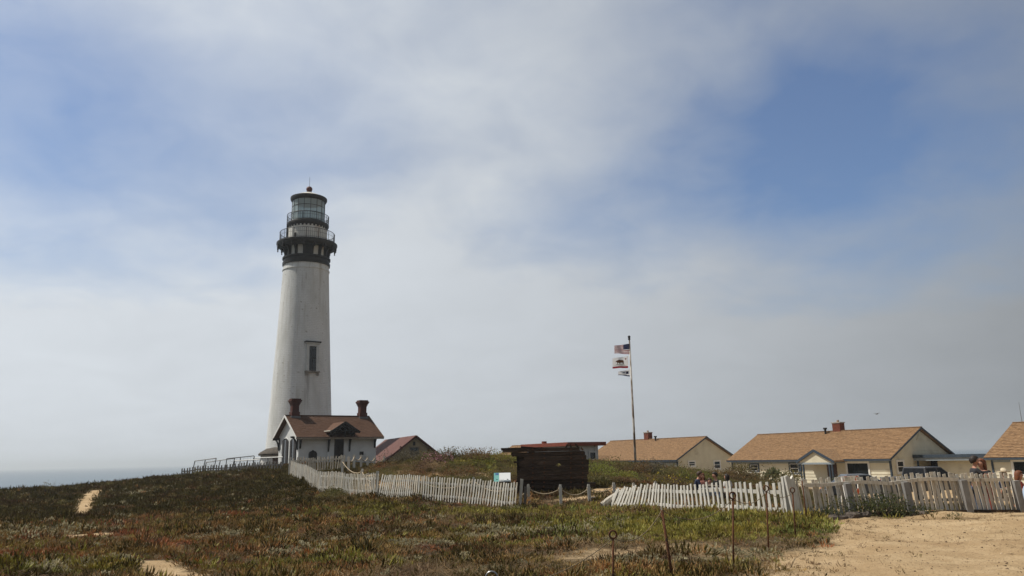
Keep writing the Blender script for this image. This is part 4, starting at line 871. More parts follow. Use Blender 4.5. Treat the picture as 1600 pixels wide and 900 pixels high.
# ------------------------------------------------------------------ iron stakes in the foreground
def stake(label, px_t, py_t, px_b, py_b, ring=True, Y=None, r=.0155):
    if py_b <= 896: b = gh(px_b, py_b)
    else: p = at(px_b, 890, Y); b = on(p.x, Y)
    tp = at(px_t, py_t, b.y); t_ = thing('iron_stake', label, 'stake', b, 0, 'iron stakes along the lane'); d = tp - b
    rr = .047; sh = d - (d.normalized() * rr * 2 if ring else Vector())
    MB().tube([-d.normalized() * .2, sh], r, 7).build('rod', rust, t_, smooth=True)
    if ring: MB().tube([sh + Vector((rr * math.sin(a_), rr * .25 * math.sin(a_), rr - rr * math.cos(a_))) for a_ in np.linspace(0, 2 * math.pi, 19)], .011, 6).build('ring', rust, t_, smooth=True)
    else:
        MB().tube([sh + d.normalized() * -.02, sh + d.normalized() * .05], .012, 6).build('tip', white_worn, t_)
        MB().tube([sh - d.normalized() * .10 + Vector((-.05, 0, .02)), sh - d.normalized() * .12 + Vector((.05, -.01, -.02))], .008, 5).build('hook', rust, t_)
    return b + sh
ST = [stake('rusty ringed stake nearest the camera, cut by the lower edge', 958, 829, 956, 930, True, 9.9), stake('leaning rusty stake with bare pale tip, second along the lane', 1034, 797, 1050, 905, False, 10.9, .02),
      stake('thin rusty stake standing before the toppling fence, ring against a picket', 1145, 769, 1146, 893), stake('rusty ringed stake right of centre, base at the edge of the dry scrub', 1197, 759, 1201, 861),
      stake('thin dark stake just left of the splintered gate post', 1238, 762, 1243, 839), stake('dark iron rod leaning against the corner of the shaded fence', 1253, 751, 1261, 815, False)]
sr = at(768, 893, 9.6); b0 = on(sr.x, 9.6); t_ = thing('iron_stake', 'pale stake whose ring just shows at the bottom edge of the picture', 'stake', b0, 0, 'iron stakes along the lane'); hh_ = sr.z - b0.z - .14
MB().tube([(0, 0, -.2), (0, 0, hh_)], .014, 7).build('rod', pipe_grey, t_); MB().tube([(.07 * math.sin(a_), 0, hh_ + .07 - .07 * math.cos(a_)) for a_ in np.linspace(0, 2 * math.pi, 19)], .012, 6).build('ring', steel, t_, smooth=True)
thin = mat('old_grey_rope', (.22, .17, .11), (.14, .11, .07), 40, .95)
for i, (a_, b_, s_, txt) in enumerate(((b0 + Vector((0, 0, hh_)), ST[0], .16, 'thin rope rising from the bottom edge to the near ringed stake'), (ST[0], ST[1], .17, 'thin rope sagging between the two nearest rusty stakes'), (ST[1], ST[2], .2, 'thin rope between the leaning stake and the thin stake before the fence'),
                                       (ST[2], ST[3], .13, 'thin rope between the two stakes before the toppling fence'), (ST[3], ST[4], .1, 'thin rope ending at the stake by the gate post'))):
    rope(txt, a_, b_, s_, .0055, m=thin)

# ------------------------------------------------------------------ hull wreck on display
WY = 32.0; wb = at(862, 768, WY); WO = Vector((wb.x, WY, gz(wb.x, WY) - .05))
wk = thing('hull_wreck', 'blackened timber fragment of a ship hull with a lozenge hole, displayed behind ropes', 'shipwreck', WO)
def wx(px, py): p = at(px, py, WY) - WO; return p.x, p.z
rowsy = [699.5, 705.5, 712, 719.5, 727, 735, 742.5, 750, 757, 764, 771]
lefts = [784, 797, 815, 812, 814, 808, 806, 804.5, 804, 805]; rights = [907, 914, 917, 920, 919.5, 920, 919, 919, 920, 918.5]
rw_ = random.Random(4)
def plank(x0, x1, z0, z1, y=0.0, th=.16, jag=(.12, .05)):
    n = 5; q = MB(); l = [(x0 + rw_.uniform(0, jag[0]), z0 + (z1 - z0) * i / 3) for i in range(4)]; r_ = [(x1 - rw_.uniform(0, jag[1]), z0 + (z1 - z0) * i / 3) for i in range(4)]
    top = [(x0 + (x1 - x0) * i / n, z1 + rw_.uniform(-.012, .006)) for i in range(n - 1, 0, -1)]; bot = [(x0 + (x1 - x0) * i / n, z0 + rw_.uniform(-.006, .012)) for i in range(1, n)]
    q.prism(l[:1] + bot + r_ + top + list(reversed(l[1:])), Matrix.Translation((0, y + th, 0)) @ Matrix.Rotation(R(90), 4, 'X'), th)
    return q.build('plank', wreck_wood, wk)
for i in range(10):
    z1 = wx(860, rowsy[i])[1] - .002; z0 = wx(860, rowsy[i + 1])[1] + .002; x0 = wx(lefts[i], rowsy[i])[0]; x1 = wx(rights[i], rowsy[i])[0]
    y = rw_.uniform(-.06, .05) - .04 * (5 - abs(i - 5)) * .4
    if i in (3, 4):                       # lozenge-shaped hole through two planks
        hx = wx(873, 729)[0]; hw_ = .115; up_ = i == 3
        for A, B, sgn in ((x0, hx, 1), (hx, x1, -1)):
            zz0, zz1 = z0, z1; hz = z0 if up_ else z1; oz = z0 + (z1 - z0) * (.45 if up_ else .62)
            e = hx - sgn * hw_
            if up_: poly = [(A, zz0), (e, zz0), (hx, oz), (hx, zz1), (A, zz1)] if sgn > 0 else [(e, zz0), (B, zz0), (B, zz1), (hx, zz1), (hx, oz)]
            else: poly = [(A, zz0), (hx, zz0), (hx, oz), (e, zz1), (A, zz1)] if sgn > 0 else [(hx, zz0), (B, zz0), (B, zz1), (e, zz1), (hx, oz)]
            MB().prism(poly, Matrix.Translation((0, y + .16, 0)) @ Matrix.Rotation(R(90), 4, 'X'), .16).build('plank', wreck_wood, wk)
    else: plank(x0, x1, z0, z1, y)
hx = wx(873, 729)[0]; bz0, bz1, hz_ = wx(860, 768)[1], wx(860, 707)[1], wx(873, 729)[1]
for A, B, z0, z1 in ((wx(812, 740)[0], hx - .13, bz0, bz1), (hx + .13, wx(916, 740)[0], bz0, bz1), (hx - .13, hx + .13, bz0, hz_ - .2), (hx - .13, hx + .13, hz_ + .17, bz1)): MB().box(A, B, .17, .23, z0, z1).build('inner_planking', wreck_wood, wk)
for px, w_ in ((812, .22), (832, .24), (850, .22), (892, .24), (910, .22)):
    x0 = wx(px, 740)[0]; z1 = wx(px, 705 + rw_.uniform(-3, 4))[1]; MB().box(x0 - w_ / 2, x0 + w_ / 2, .24, .46, -.1, z1).build('frame_timber', wreck_wood, wk)
def stick(name, p0, p1, w_, h_, y=0.1): a_, b_ = wx(*p0), wx(*p1); return MB().beam((a_[0], y, a_[1]), (b_[0], y, b_[1]), w_, h_).build(name, wreck_wood, wk)
stick('top_timber', (783, 702), (848, 700.5), .28, .10); stick('top_timber', (814, 698.5), (850, 701), .2, .06, .05); stick('broken_end', (803, 722), (818, 722.5), .14, .07); stick('broken_end', (806, 711), (822, 713), .14, .06, .02)
for p0, p1 in (((884, 700), (887, 694)), ((893, 699), (890, 694.5)), ((904, 699), (899, 694)), ((911, 703), (908, 699))): stick('bent_spike', p0, p1, .06, .07)
stick('broken_end', (810, 725), (822, 729), .1, .06, -.04)
MB().box(wx(916, 760)[0], wx(931, 760)[0], .05, .5, -.1, wx(925, 754)[1]).build('side_timber', wreck_wood, wk)
MB().box(wx(918, 760)[0], wx(943, 760)[0], -.3, .2, -.1, wx(925, 765.5)[1]).build('base_timber', wreck_wood, wk)
bl = MB().lathe([(.035, 0), (.035, .02), (.0, .025)], 8).mesh('bolt', rust)
for i in range(9):
    for px in (832, 850, 892, 910): x, z = wx(px + rw_.uniform(-.5, .5), (rowsy[i] + rowsy[i + 1]) / 2); obj('bolt', bl, wk, (x, -.09, z), (R(90), 0, 0))
pb = at(926, 771, 29.2); tag(MB().beam((-.17, 0, .08), (.19, .03, .09), .08, .04).build('loose_board', white_old, loc=on(pb.x, 29.2)), 'short pale board lying by the third rope post before the hull', 'board')

# ------------------------------------------------------------------ information board
IY = 31.0; ip = on(*at(785, 760, IY).xy); ib = thing('information_board', 'tilted white and teal information board on legs left of the hull wreck', 'sign', ip)
c_ = [at(px, py, IY) - ip for px, py in ((771.5, 739.5), (797.5, 740), (797.5, 752.5), (771.5, 752))]
ih = c_[0].z; ilow = c_[2].z; iw = c_[1].x - c_[0].x; ix = c_[0].x
IM = Matrix.Translation((ix, 0, ilow)) @ Matrix.Rotation(math.atan2(.28, ih - ilow), 4, 'X').inverted(); il = math.hypot(.28, ih - ilow)
def pq_(n, a, b, c0, d0, m, k): return MB().box(a * iw, b * iw, -.01 - .004 * k, -.004 * k, c0 * il, d0 * il, IM).build(n, m, ib)
MB().box(-.02, iw + .02, .0, .03, -.02, il + .02, IM).build('frame', dark_trim, ib)
pq_('panel', 0, 1, 0, 1, mat('white_print', (.78, .80, .80)), 0); pq_('teal_strip', 0, .31, .0, 1, mat('teal_print', (.15, .40, .38), (.20, .48, .45), 6), 1); pq_('blue_heading', .08, .28, .74, .96, mat('blue_print', (.03, .10, .25), (.12, .22, .4), 14), 2)
pq_('photo_print', .30, .62, .02, .2, mat('grey_print', (.25, .3, .33), (.5, .5, .48), 12), 2); pq_('caption_strip', .62, .98, .02, .14, mat('dark_print', (.05, .08, .10), (.2, .25, .28), 10), 2)
for x in (.18, .82): MB().box(x * iw + ix - .03, x * iw + ix + .03, .05, .11, -.3, ilow + .1).build('leg', dark_trim, ib)

# ------------------------------------------------------------------ flagpole and flags
PB = on(*at(993, 722, 58).xy); pt_ = at(982.5, 530, 58.0); pt_.x = at(984, 545, 58).x; 
fp = thing('flagpole', 'tall slim rust-streaked white flagpole with dark ball finial', 'flagpole', PB); d = pt_ - PB
polem = mat('rust_streaked_pole', (.48, .45, .40), (.14, .10, .07), 2.2, .7, stretch=(1, 1, .5), lo=.40, hi=.55)
MB().tube([(0, 0, -.5), d * .5, d * .5 + d.normalized() * .01, d], [.09, .075, .062, .045], 10).build('shaft', polem, fp, smooth=True)
MB().lathe([(.07, -.06), (.10, 0), (.10, .05), (.07, .08)], 10).build('truck', dark_trim, fp, d)
MB().lathe([(.11 * math.sin(a_), .18 - .11 * math.cos(a_)) for a_ in np.linspace(.2, math.pi, 9)], 12).build('finial', dark_trim, fp, d, smooth=True)
MB().tube([(.07, -.1, .6), d + Vector((.05, -.08, -.1))], .008, 4).build('halyard', thin, fp)
cloth = lambda n, c: mat(n, c, tuple(v * .85 for v in c), 5, .8, trans=.5)
fr_, fw_, fb_ = cloth('flag_red', (.30, .018, .028)), cloth('flag_white', (.84, .84, .84)), cloth('flag_navy', (.02, .025, .08))
def flag_fn(top, px_h, px_f, py0, py1, py0f, py1f, amp, ph):
    """hoist at the pole, flying towards the left; returns point of (u 0..1 from hoist, v 0..1 from top)"""
    Hh = [at(px_h, py0, 57.93), at(px_h, py1, 57.93)]; Ff = [at(px_f, py0f, 57.3), at(px_f, py1f, 57.3)]
    def f(u, v, off=0.0):
        p = Hh[0].lerp(Hh[1], v).lerp(Ff[0].lerp(Ff[1], v), u)
        w_ = amp * u ** .6 * math.sin(u * 8 + v * 1.6 + ph)
        return p + Vector((.12 * w_, w_ - off, .22 * w_))
    return f
def patch(q, f, u0, u1, v0, v1, nu, nv, off=0.0):
    o = len(q.v)
    for j in range(nv + 1):
        for i in range(nu + 1): q.v.append(tuple(f(u0 + (u1 - u0) * i / nu, v0 + (v1 - v0) * j / nv, off) - f0))
    for j in range(nv):
        for i in range(nu): a = o + j * (nu + 1) + i; q.f.append((a, a + 1, a + nu + 2, a + nu + 1)); q.m.append(0)
    return q
us = flag_fn(0, 983.6, 960, 537, 553.5, 540.5, 552, .22, .4); f0 = us(0, 0)
fl = thing('flag', 'red and white striped national flag with starred navy corner, topmost on pole', 'flag', f0)
for k in range(13):
    hasc = k < 7; patch(MB(), us, .42 if hasc else 0, 1, k / 13, (k + 1) / 13, 14, 1).build('stripe', fr_ if k % 2 == 0 else fw_, fl, smooth=True)
patch(MB(), us, 0, .42, 0, 7 / 13, 8, 6).build('canton', fb_, fl, smooth=True)
star = lambda cu, cv, s: [(cu + s * (1 if i % 2 == 0 else .4) * math.sin(math.pi * i / 5) * .6, cv - s * (1 if i % 2 == 0 else .4) * math.cos(math.pi * i / 5)) for i in range(10)]
q = MB()
for rr in range(9):
    for cc in range(6 - rr % 2):
        pts = [us(u, v, .012) - f0 for u, v in star(.03 + (cc + .5 * (rr % 2)) * .07 + .01, .035 + rr * .059, .024)]; q.add(pts, [tuple(range(10))])
tag(q.build('stars', fw_, fl), kind='stuff')
ca = flag_fn(0, 981.5, 957, 556.5, 575, 560, 575.5, .20, 2.2); f0 = ca(0, 0)
fl = thing('flag', 'white flag with brown bear and red bottom band, second on the pole', 'flag', f0)
patch(MB(), ca, 0, 1, 0, .83, 16, 8).build('field', fw_, fl, smooth=True); patch(MB(), ca, 0, 1, .83, 1, 16, 2).build('band', fr_, fl, smooth=True)
bearp = [(.30, .62), (.34, .62), (.36, .52), (.42, .50), (.50, .52), (.52, .60), (.50, .63), (.55, .63), (.57, .52), (.62, .50), (.66, .56), (.66, .62), (.70, .62), (.70, .50), (.72, .42), (.76, .44), (.80, .42), (.79, .36), (.75, .31), (.72, .27), (.66, .27), (.58, .22), (.50, .26), (.42, .25), (.34, .28), (.29, .36), (.28, .46)]
def dec(name, pts, m, off=.014): q = MB(); q.add([ca(u, v, off) - f0 for u, v in pts], [tuple(range(len(pts)))]); bm = bmesh.new(); me_ = q.mesh(name, m); bm.from_mesh(me_); bmesh.ops.triangulate(bm, faces=bm.faces[:]); bm.to_mesh(me_); bm.free(); return obj(name, me_, fl)
dec('bear', bearp, cloth('flag_brown', (.16, .075, .035))); dec('ground_strip', [(.24, .66), (.26, .62), (.74, .62), (.78, .66)], cloth('flag_green', (.12, .16, .05)), .010)
dec('star', star(.16, .2, .12), fr_)
fc = bpy.data.curves.new('lettering', 'FONT'); fc.body = 'CALIFORNIA REPUBLIC'; fc.size = 1; fc.align_x = 'CENTER'; to = bpy.data.objects.new('tmp', fc); COL.objects.link(to)
bpy.context.view_layer.update(); tm = bpy.data.meshes.new_from_object(to.evaluated_get(bpy.context.evaluated_depsgraph_get())); bpy.data.objects.remove(to)
xsx = [v.co.x for v in tm.vertices]; wid_ = max(xsx) - min(xsx)
for v in tm.vertices: v.co = ca(.5 - v.co.x / wid_ * .78, .80 - v.co.y * .10, .014) - f0
tm.materials.append(MATS['flag_brown']); tag(obj('lettering', tm, fl), kind='stuff')
sp_ = flag_fn(0, 984, 966, 577.5, 588.5, 580, 587, .10, 1.0); f0 = sp_(0, 0)
fl = thing('flag', 'small tattered white flag with dark edge, lowest on the pole', 'flag', f0)
patch(MB(), lambda u, v, o=0: sp_(u, v * (1 - .15 * u) + .1 * u * (1 - v), o), 0, 1, 0, .82, 10, 5).build('field', fw_, fl, smooth=True)
patch(MB(), lambda u, v, o=0: sp_(u, v * (1 - .15 * u) + .1 * u * (1 - v), o), 0, 1, .82, 1, 10, 1).build('hem', fb_, fl, smooth=True)
patch(MB(), lambda u, v, o=0: sp_(u, v, o), .10, .32, .2, .62, 3, 3, .012).build('emblem', fb_, fl); patch(MB(), lambda u, v, o=0: sp_(u, v, o), .4, .62, .3, .42, 3, 1, .012).build('emblem', fb_, fl)

# ------------------------------------------------------------------ gull
gp_ = at(1370, 647, 115); gu = thing('gull', 'lone dark gull gliding above the bungalow roofs', 'bird', gp_, R(25))
gd_ = mat('gull_grey', (.10, .10, .10), (.16, .16, .15), 8, .8)
MB().tube([(-.28, 0, -.02), (-.18, 0, 0), (0, 0, .01), (.15, 0, .02), (.22, 0, .04), (.27, 0, .04), (.32, 0, .03)], [.015, .05, .08, .06, .04, .035, .008], 8).build('body', gd_, gu, smooth=True)
for s_ in (-1, 1):
    MB().add([(.09, 0, .04), (.13, s_ * .28, .17), (.05, s_ * .68, .10), (-.04, s_ * .62, .10), (.0, s_ * .28, .16), (-.07, 0, .04)] + [(.09, 0, .02), (.13, s_ * .28, .15), (.05, s_ * .68, .095), (-.04, s_ * .62, .09), (.0, s_ * .28, .145), (-.07, 0, .02)],
             [(0, 1, 4, 5), (1, 2, 3, 4), (6, 11, 10, 7), (7, 10, 9, 8), (0, 6, 7, 1), (1, 7, 8, 2), (3, 9, 10, 4), (4, 10, 11, 5), (2, 8, 9, 3)]).build('wing', gd_, gu)
MB().add([(-.26, -.03, 0), (-.26, .03, 0), (-.42, .07, 0), (-.42, -.07, 0), (-.26, -.03, -.015), (-.26, .03, -.015), (-.42, .07, -.01), (-.42, -.07, -.01)], [(0, 1, 2, 3), (7, 6, 5, 4), (0, 4, 5, 1), (2, 6, 7, 3), (1, 5, 6, 2), (3, 7, 4, 0)]).build('tail', gd_, gu)

# ------------------------------------------------------------------ vehicles
car_glass = mat('tinted_car_glass', (.006, .006, .007), rough=.22, spec=.25)
def vehicle(name, label, cat, loc, rz, paint, L, Wd, belt, roof, prof, green, bed=None):
    """local: x forwards, prof = lower body side outline, green = cab side outline (x,z)"""
    v = thing(name, label, cat, loc, rz); pm = paint
    def loft(poly, w0, w1, zlo, zhi, m, nm, inset=0):
        q = MB(); n = len(poly); vs = []
        for s_ in (-1, 1):
            for x, z in poly: f = min(max((z - zlo) / (zhi - zlo), 0), 1); vs.append((x, s_ * (w0 + (w1 - w0) * f) / 2, z))
        q.add(vs, [tuple(range(n)), tuple(reversed(range(n, 2 * n)))] + [(i, i + n, (i + 1) % n + n, (i + 1) % n) for i in range(n)])
        o = q.build(nm, m, v); b_ = o.modifiers.new('bevel', 'BEVEL'); b_.width = .04; b_.segments = 2; b_.limit_method = 'ANGLE'; return o
    loft(prof, Wd - .06, Wd, .3, .6, pm, 'body'); loft(green, Wd - .1, Wd - .38, belt, roof, pm, 'cab')
    (xa, za_), (xb, zb2), (xc, zc2), (xd, zd2) = green[:4]          # rear bottom, rear top, front top, front bottom
    wtop, wbot = Wd - .38, Wd - .1
    def gp2(x, z, s_, e=.012): f = (z - belt) / (roof - belt); return (x, s_ * ((wbot + (wtop - wbot) * f) / 2 + e), z)
    def lin(p, q_, f): return (p[0] + (q_[0] - p[0]) * f, p[1] + (q_[1] - p[1]) * f)
    A, B = lin(green[0], green[1], .12), lin(green[0], green[1], .86); C_, D_ = lin(green[3], green[2], .86), lin(green[3], green[2], .12); mid = (xa + xd) / 2 - .1
    for s_ in (-1, 1):
        for (p, q2, r2, t2) in (((A[0] + .12, A[1]), (B[0] + .12, B[1]), (mid - .06, B[1]), (mid - .06, A[1])), ((mid + .06, A[1]), (mid + .06, C_[1]), (C_[0] - .12, C_[1]), (D_[0] - .14, D_[1]))):
            pts = [gp2(*c2, s_) for c2 in (p, q2, r2, t2)]; ins = [gp2(*c2, s_, -.004) for c2 in (p, q2, r2, t2)]
            MB().add(pts + ins, [(0, 1, 2, 3), (7, 6, 5, 4), (0, 4, 5, 1), (1, 5, 6, 2), (2, 6, 7, 3), (3, 7, 4, 0)]).build('side_window', car_glass, v)
    for (p, q2, nm, dx) in ((green[0], green[1], 'rear_window', -.012), (green[3], green[2], 'windscreen', .012)):
        a2, b2 = lin(p, q2, .12), lin(p, q2, .88); pts = [(a2[0] + dx, -wbot / 2 + .14, a2[1]), (a2[0] + dx, wbot / 2 - .14, a2[1]), (b2[0] + dx, wtop / 2 - .08, b2[1]), (b2[0] + dx, -wtop / 2 + .08, b2[1])]
        MB().add(pts + [(x - dx * 1.5, y, z) for x, y, z in pts], [(0, 1, 2, 3), (7, 6, 5, 4), (0, 4, 5, 1), (1, 5, 6, 2), (2, 6, 7, 3), (3, 7, 4, 0)]).build(nm, car_glass, v)
    ty = mat('tyre_rubber', (.015, .015, .015), rough=.9)
    for x in (L * .19, L * .81):
        for s_ in (-1, 1):
            w_ = obj('wheel', MB().lathe([(.2, -.1), (.33, -.11), (.36, -.07), (.36, .07), (.33, .11), (.2, .1)], 24).mesh('wheel', ty), v, (x, s_ * (Wd / 2 - .12), .36), (R(90), 0, 0))
            MB().lathe([(.21, -.06), (.2, -.09), (.06, -.1), (0, -.1)], 16).build('rim', steel, w_); MB().lathe([(0, .1), (.06, .1), (.2, .09), (.21, .06)], 16).build('rim', steel, w_)
    for s_ in (-1, 1):
        MB().box(-.02, .06, s_ * (Wd / 2 - .11) - .07, s_ * (Wd / 2 - .11) + .09 * (s_ > 0) + .07 * (s_ < 0), belt - .38, belt - .04).build('tail_light', mat('red_lamp', (.35, .02, .02), rough=.2), v)
        MB().box(L - .08, L + .0, s_ * (Wd / 2 - .22) - .14, s_ * (Wd / 2 - .22) + .14, belt - .42, belt - .2).build('headlight', mat('clear_lamp', (.6, .6, .6), rough=.1), v)
        MB().box(xd - .35, xd - .22, s_ * (Wd / 2 + .1) - .1, s_ * (Wd / 2 + .1) + .1, belt + .02, belt + .22).build('mirror', dark_trim, v)
    MB().box(-.1, .0, -Wd / 2 + .1, Wd / 2 - .1, .42, .62).build('bumper', steel, v); MB().box(L, L + .08, -Wd / 2 + .1, Wd / 2 - .1, .42, .62).build('bumper', steel, v)
    return v
tp = at(1401, 745, 47); tg = gz(tp.x + 1.2, 48.5)
TRK = Vector((tp.x, 47.5, at(1430, 729, 48.5).z - 1.92)); 
for_bed = [(0, .5), (0, 1.34), (1.75, 1.34), (1.75, 1.30), (4.0, 1.26), (5.3, 1.14), (5.5, 1.0), (5.5, .5)]
vehicle('pickup_truck', 'dark grey pickup truck parked before the flat-roofed passage', 'truck', TRK, R(22), mat('charcoal_car_paint', (.05, .05, .054), (.06, .06, .064), 2, .4, spec=.4), 5.5, 1.95, 1.26, 1.92, for_bed, [(1.70, 1.26), (1.82, 1.90), (3.15, 1.90), (4.05, 1.26)])
cp_ = at(1320, 744, 44); 
vehicle('parked_car', 'dark car whose low roof shows over the shaded fence before the picture window', 'car', Vector((cp_.x - 1.2, 44, at(1330, 740, 44).z - 1.45)), R(-8), mat('grey_car_paint', (.07, .08, .09), (.08, .09, .10), 2, .25, spec=.6), 4.2, 1.75, .92, 1.45, [(0, .4), (0, .88), (.9, .94), (3.1, .94), (4.0, .78), (4.2, .6), (4.2, .4)], [(.5, .92), (1.1, 1.42), (2.2, 1.43), (3.1, .92)])
# striped barricade behind the fence
bp = at(1329, 755, 26); bz_ = on(bp.x, 26); ba = thing('barricade', 'orange and white striped road barricade behind the shaded fence', 'barricade', bz_)
tz_ = at(1329, 743.5, 26).z - bz_.z; bwid = .55; wh_ = mat('barricade_white', (.75, .74, .70)); orr = mat('barricade_orange', (.55, .13, .06), (.48, .11, .05), 8)
MB().box(-bwid / 2, bwid / 2, -.02, .02, tz_ - .22, tz_).build('board', wh_, ba); MB().box(-bwid / 2, bwid / 2, -.02, .02, tz_ - .62, tz_ - .42).build('board', wh_, ba)
for zz in (tz_, tz_ - .40):
    for i in range(3): x0 = -bwid / 2 + .02 + i * .19; MB().prism([(x0, zz - .215), (x0 + .09, zz - .215), (x0 + .16, zz - .005), (x0 + .07, zz - .005)], Matrix.Translation((0, -.021, 0)) @ Matrix.Rotation(R(90), 4, 'X'), .004).build('stripe', orr, ba)
for s_ in (-1, 1):
    for t2 in (-.3, .3): MB().beam((s_ * bwid / 2, 0, tz_), (s_ * bwid / 2, t2, -.1), .04, .04, (1, 0, 0)).build('leg', wh_, ba)
# ------------------------------------------------------------------ people
def skin_obj(name, verts, edges, rad, m, parent, sub_=1):
    me = bpy.data.meshes.new(name); bm = bmesh.new(); ly = bm.verts.layers.skin.verify()
    vs = [bm.verts.new(v) for v in verts]
    for v, r in zip(vs, rad): v[ly].radius = r if isinstance(r, tuple) else (r, r)
    vs[0][ly].use_root = True
    for a, b in edges: bm.edges.new((vs[a], vs[b]))
    bm.to_mesh(me); bm.free(); me.materials.append(m); o = obj(name, me, parent)
    s_ = o.modifiers.new('skin', 'SKIN'); s_.use_smooth_shade = True; d_ = o.modifiers.new('sub', 'SUBSURF'); d_.levels = sub_; d_.render_levels = sub_
    return o
skinm = mat('skin', (.42, .22, .15), (.36, .18, .12), 12, .6)
eyem = mat('eye', (.03, .02, .015), rough=.2)
def person(label, loc, rz, pose, shirt, pants, hair, arms='down', lean=.0, head_yaw=0.0, head_pitch=0.0, long_hair=False, hat=None, h=1.0, sleeve=.5, beard=None):
    p = thing('person', label, 'person', loc, rz); p.scale = (h, h, h); dz = -.47 if pose == 'sit' else 0.0
    def T(x, y, z): y2 = y - (z - .95) * math.sin(lean) if z > .95 else y; return Vector((x, y2, z + dz))
    V, E, Rd = [], [], []
    def add(co, r, par=None):
        V.append(co); Rd.append(r)
        if par is not None: E.append((par, len(V) - 1))
        return len(V) - 1
    pel = add(T(0, 0, .96), (.15, .11)); bel = add(T(0, 0, 1.12), (.145, .105), pel); che = add(T(0, .01, 1.32), (.165, .11), bel); nb_ = add(T(0, .02, 1.46), .06, che); nt = add(T(0, .005, 1.53), .055, nb_)
    HR = Matrix.Rotation(head_yaw, 3, 'Z') @ Matrix.Rotation(head_pitch, 3, 'X'); hb = V[nt]
    def Hd(x, y, z): return hb + HR @ Vector((x, y, z))
    h1 = add(Hd(0, -.03, .06), (.062, .07), nt); h2 = add(Hd(0, -.015, .14), (.078, .095), h1); h3 = add(Hd(0, -.0, .21), (.066, .08), h2)
    add(Hd(0, -.118, .105), .013, h2)
    for s_ in (-1, 1): add(Hd(s_ * .09, .01, .12), .014, h2)
    legs = []
    for s_ in (-1, 1):
        hp = add(T(s_ * .09, 0, .90), .085, pel)
        if pose == 'sit': kn, ank, toe = Vector((s_ * .13, -.42, .50)), Vector((s_ * .13, -.38, .10)), Vector((s_ * .14, -.56, .045))
        else: kn, ank, toe = Vector((s_ * .11, -.02, .50)), Vector((s_ * .11, .03, .10)), Vector((s_ * .13, -.14, .045))
        a_ = add(kn, .06, hp); b_ = add(kn.lerp(ank, .35), .056, a_); c_ = add(ank, .038, b_); d_ = add(toe, .034, c_); legs.append((hp, a_, b_, c_, d_))
    armi = []
    for s_ in (-1, 1):
        sh = add(T(s_ * .175, .01, 1.41), .062, che)
        if arms == 'fwd': el, wr = T(s_ * .23, -.14, 1.17), T(s_ * .13, -.38, 1.16)
        elif arms == 'hug': el, wr = T(s_ * .26, -.16, 1.24), T(s_ * .07, -.36, 1.30)
        else: el, wr = T(s_ * .225, .03, 1.14), T(s_ * .22, -.07, .92)
        e_ = add(el, .046, sh); w_ = add(wr, .03, e_); d_ = (wr - el).normalized(); side = d_.cross(Vector((0, 0, 1))); side = side.normalized() if side.length > .1 else Vector((1, 0, 0))
        up = side.cross(d_); pl = add(wr + d_ * .05, (.034, .018), w_)
        for k, ln in enumerate((.072, .082, .078, .062)):
            base = wr + d_ * .085 + side * (.027 - .018 * k); f1 = add(base, .009, pl); f2 = add(base + d_ * ln * .55 - up * .01, .0085, f1); add(base + d_ * ln * .95 - up * .03, .007, f2)
        t1 = add(wr + d_ * .04 + side * .035 * s_, .010, pl); add(wr + d_ * .075 + side * .055 * s_ - up * .01, .008, t1); armi.append((sh, e_, w_))
    skin_obj('body', V, E, Rd, skinm, p)
    def cloth_(name, ids, edges, grow, m, cut=None):
        mp = {i: k for k, i in enumerate(ids)}; vv = [V[i] for i in ids]; rr = [tuple((c2 + grow) for c2 in (Rd[i] if isinstance(Rd[i], tuple) else (Rd[i], Rd[i]))) for i in ids]
        ee = [(mp[a_], mp[b_]) for a_, b_ in edges]
        if cut:
            for a_, f in cut: i, j = a_; vv.append(V[i].lerp(V[j], f)); ra, rb_ = Rd[i], Rd[j]; rr.append(((ra if not isinstance(ra, tuple) else ra[0]) * (1 - f) + (rb_ if not isinstance(rb_, tuple) else rb_[0]) * f + grow,) * 2); ee.append((mp[i], len(vv) - 1))
        skin_obj(name, vv, ee, rr, m, p)
    ids = [pel, bel, che] + [a_[0] for a_ in armi]; ed = [(pel, bel), (bel, che)] + [(che, a_[0]) for a_ in armi]; cut = [((che, nb_), .7)]
    if sleeve < 1: cut += [((a_[0], a_[1]), sleeve + .3) for a_ in armi]
    else: ids += [a_[1] for a_ in armi]; ed += [(a_[0], a_[1]) for a_ in armi]; cut += [((a_[1], a_[2]), .92) for a_ in armi]
    cloth_('shirt', ids, ed, .018, shirt, cut)
    ids = [pel] + [i for l in legs for i in l[:3]]; ed = [(pel, l[0]) for l in legs] + [(l[0], l[1]) for l in legs] + [(l[1], l[2]) for l in legs]
    cloth_('trousers', ids, ed, .016, pants, [((l[2], l[3]), .85) for l in legs])
    for l in legs: skin_obj('shoe', [V[l[3]] + Vector((0, .03, -.04)), V[l[3]] + Vector((0, -.05, -.045)), V[l[4]] + Vector((0, 0, -.0))], [(0, 1), (1, 2)], [.045, .05, .042], mat('shoe_leather', (.04, .03, .025)), p)
    for s_ in (-1, 1): MB().lathe([(.012 * math.sin(a_), -.012 * math.cos(a_)) for a_ in np.linspace(0.01, math.pi - .01, 6)], 8).build('eye', eyem, p, Hd(s_ * .033, -.096, .135))
    MB().box(-.026, .026, -.006, .006, -.005, .005, HR.to_4x4()).build('mouth', mat('lips', (.25, .08, .07)), p, Hd(0, -.094, .06))
    hv_, hf = [], []; n1_, n2_ = 14, 9
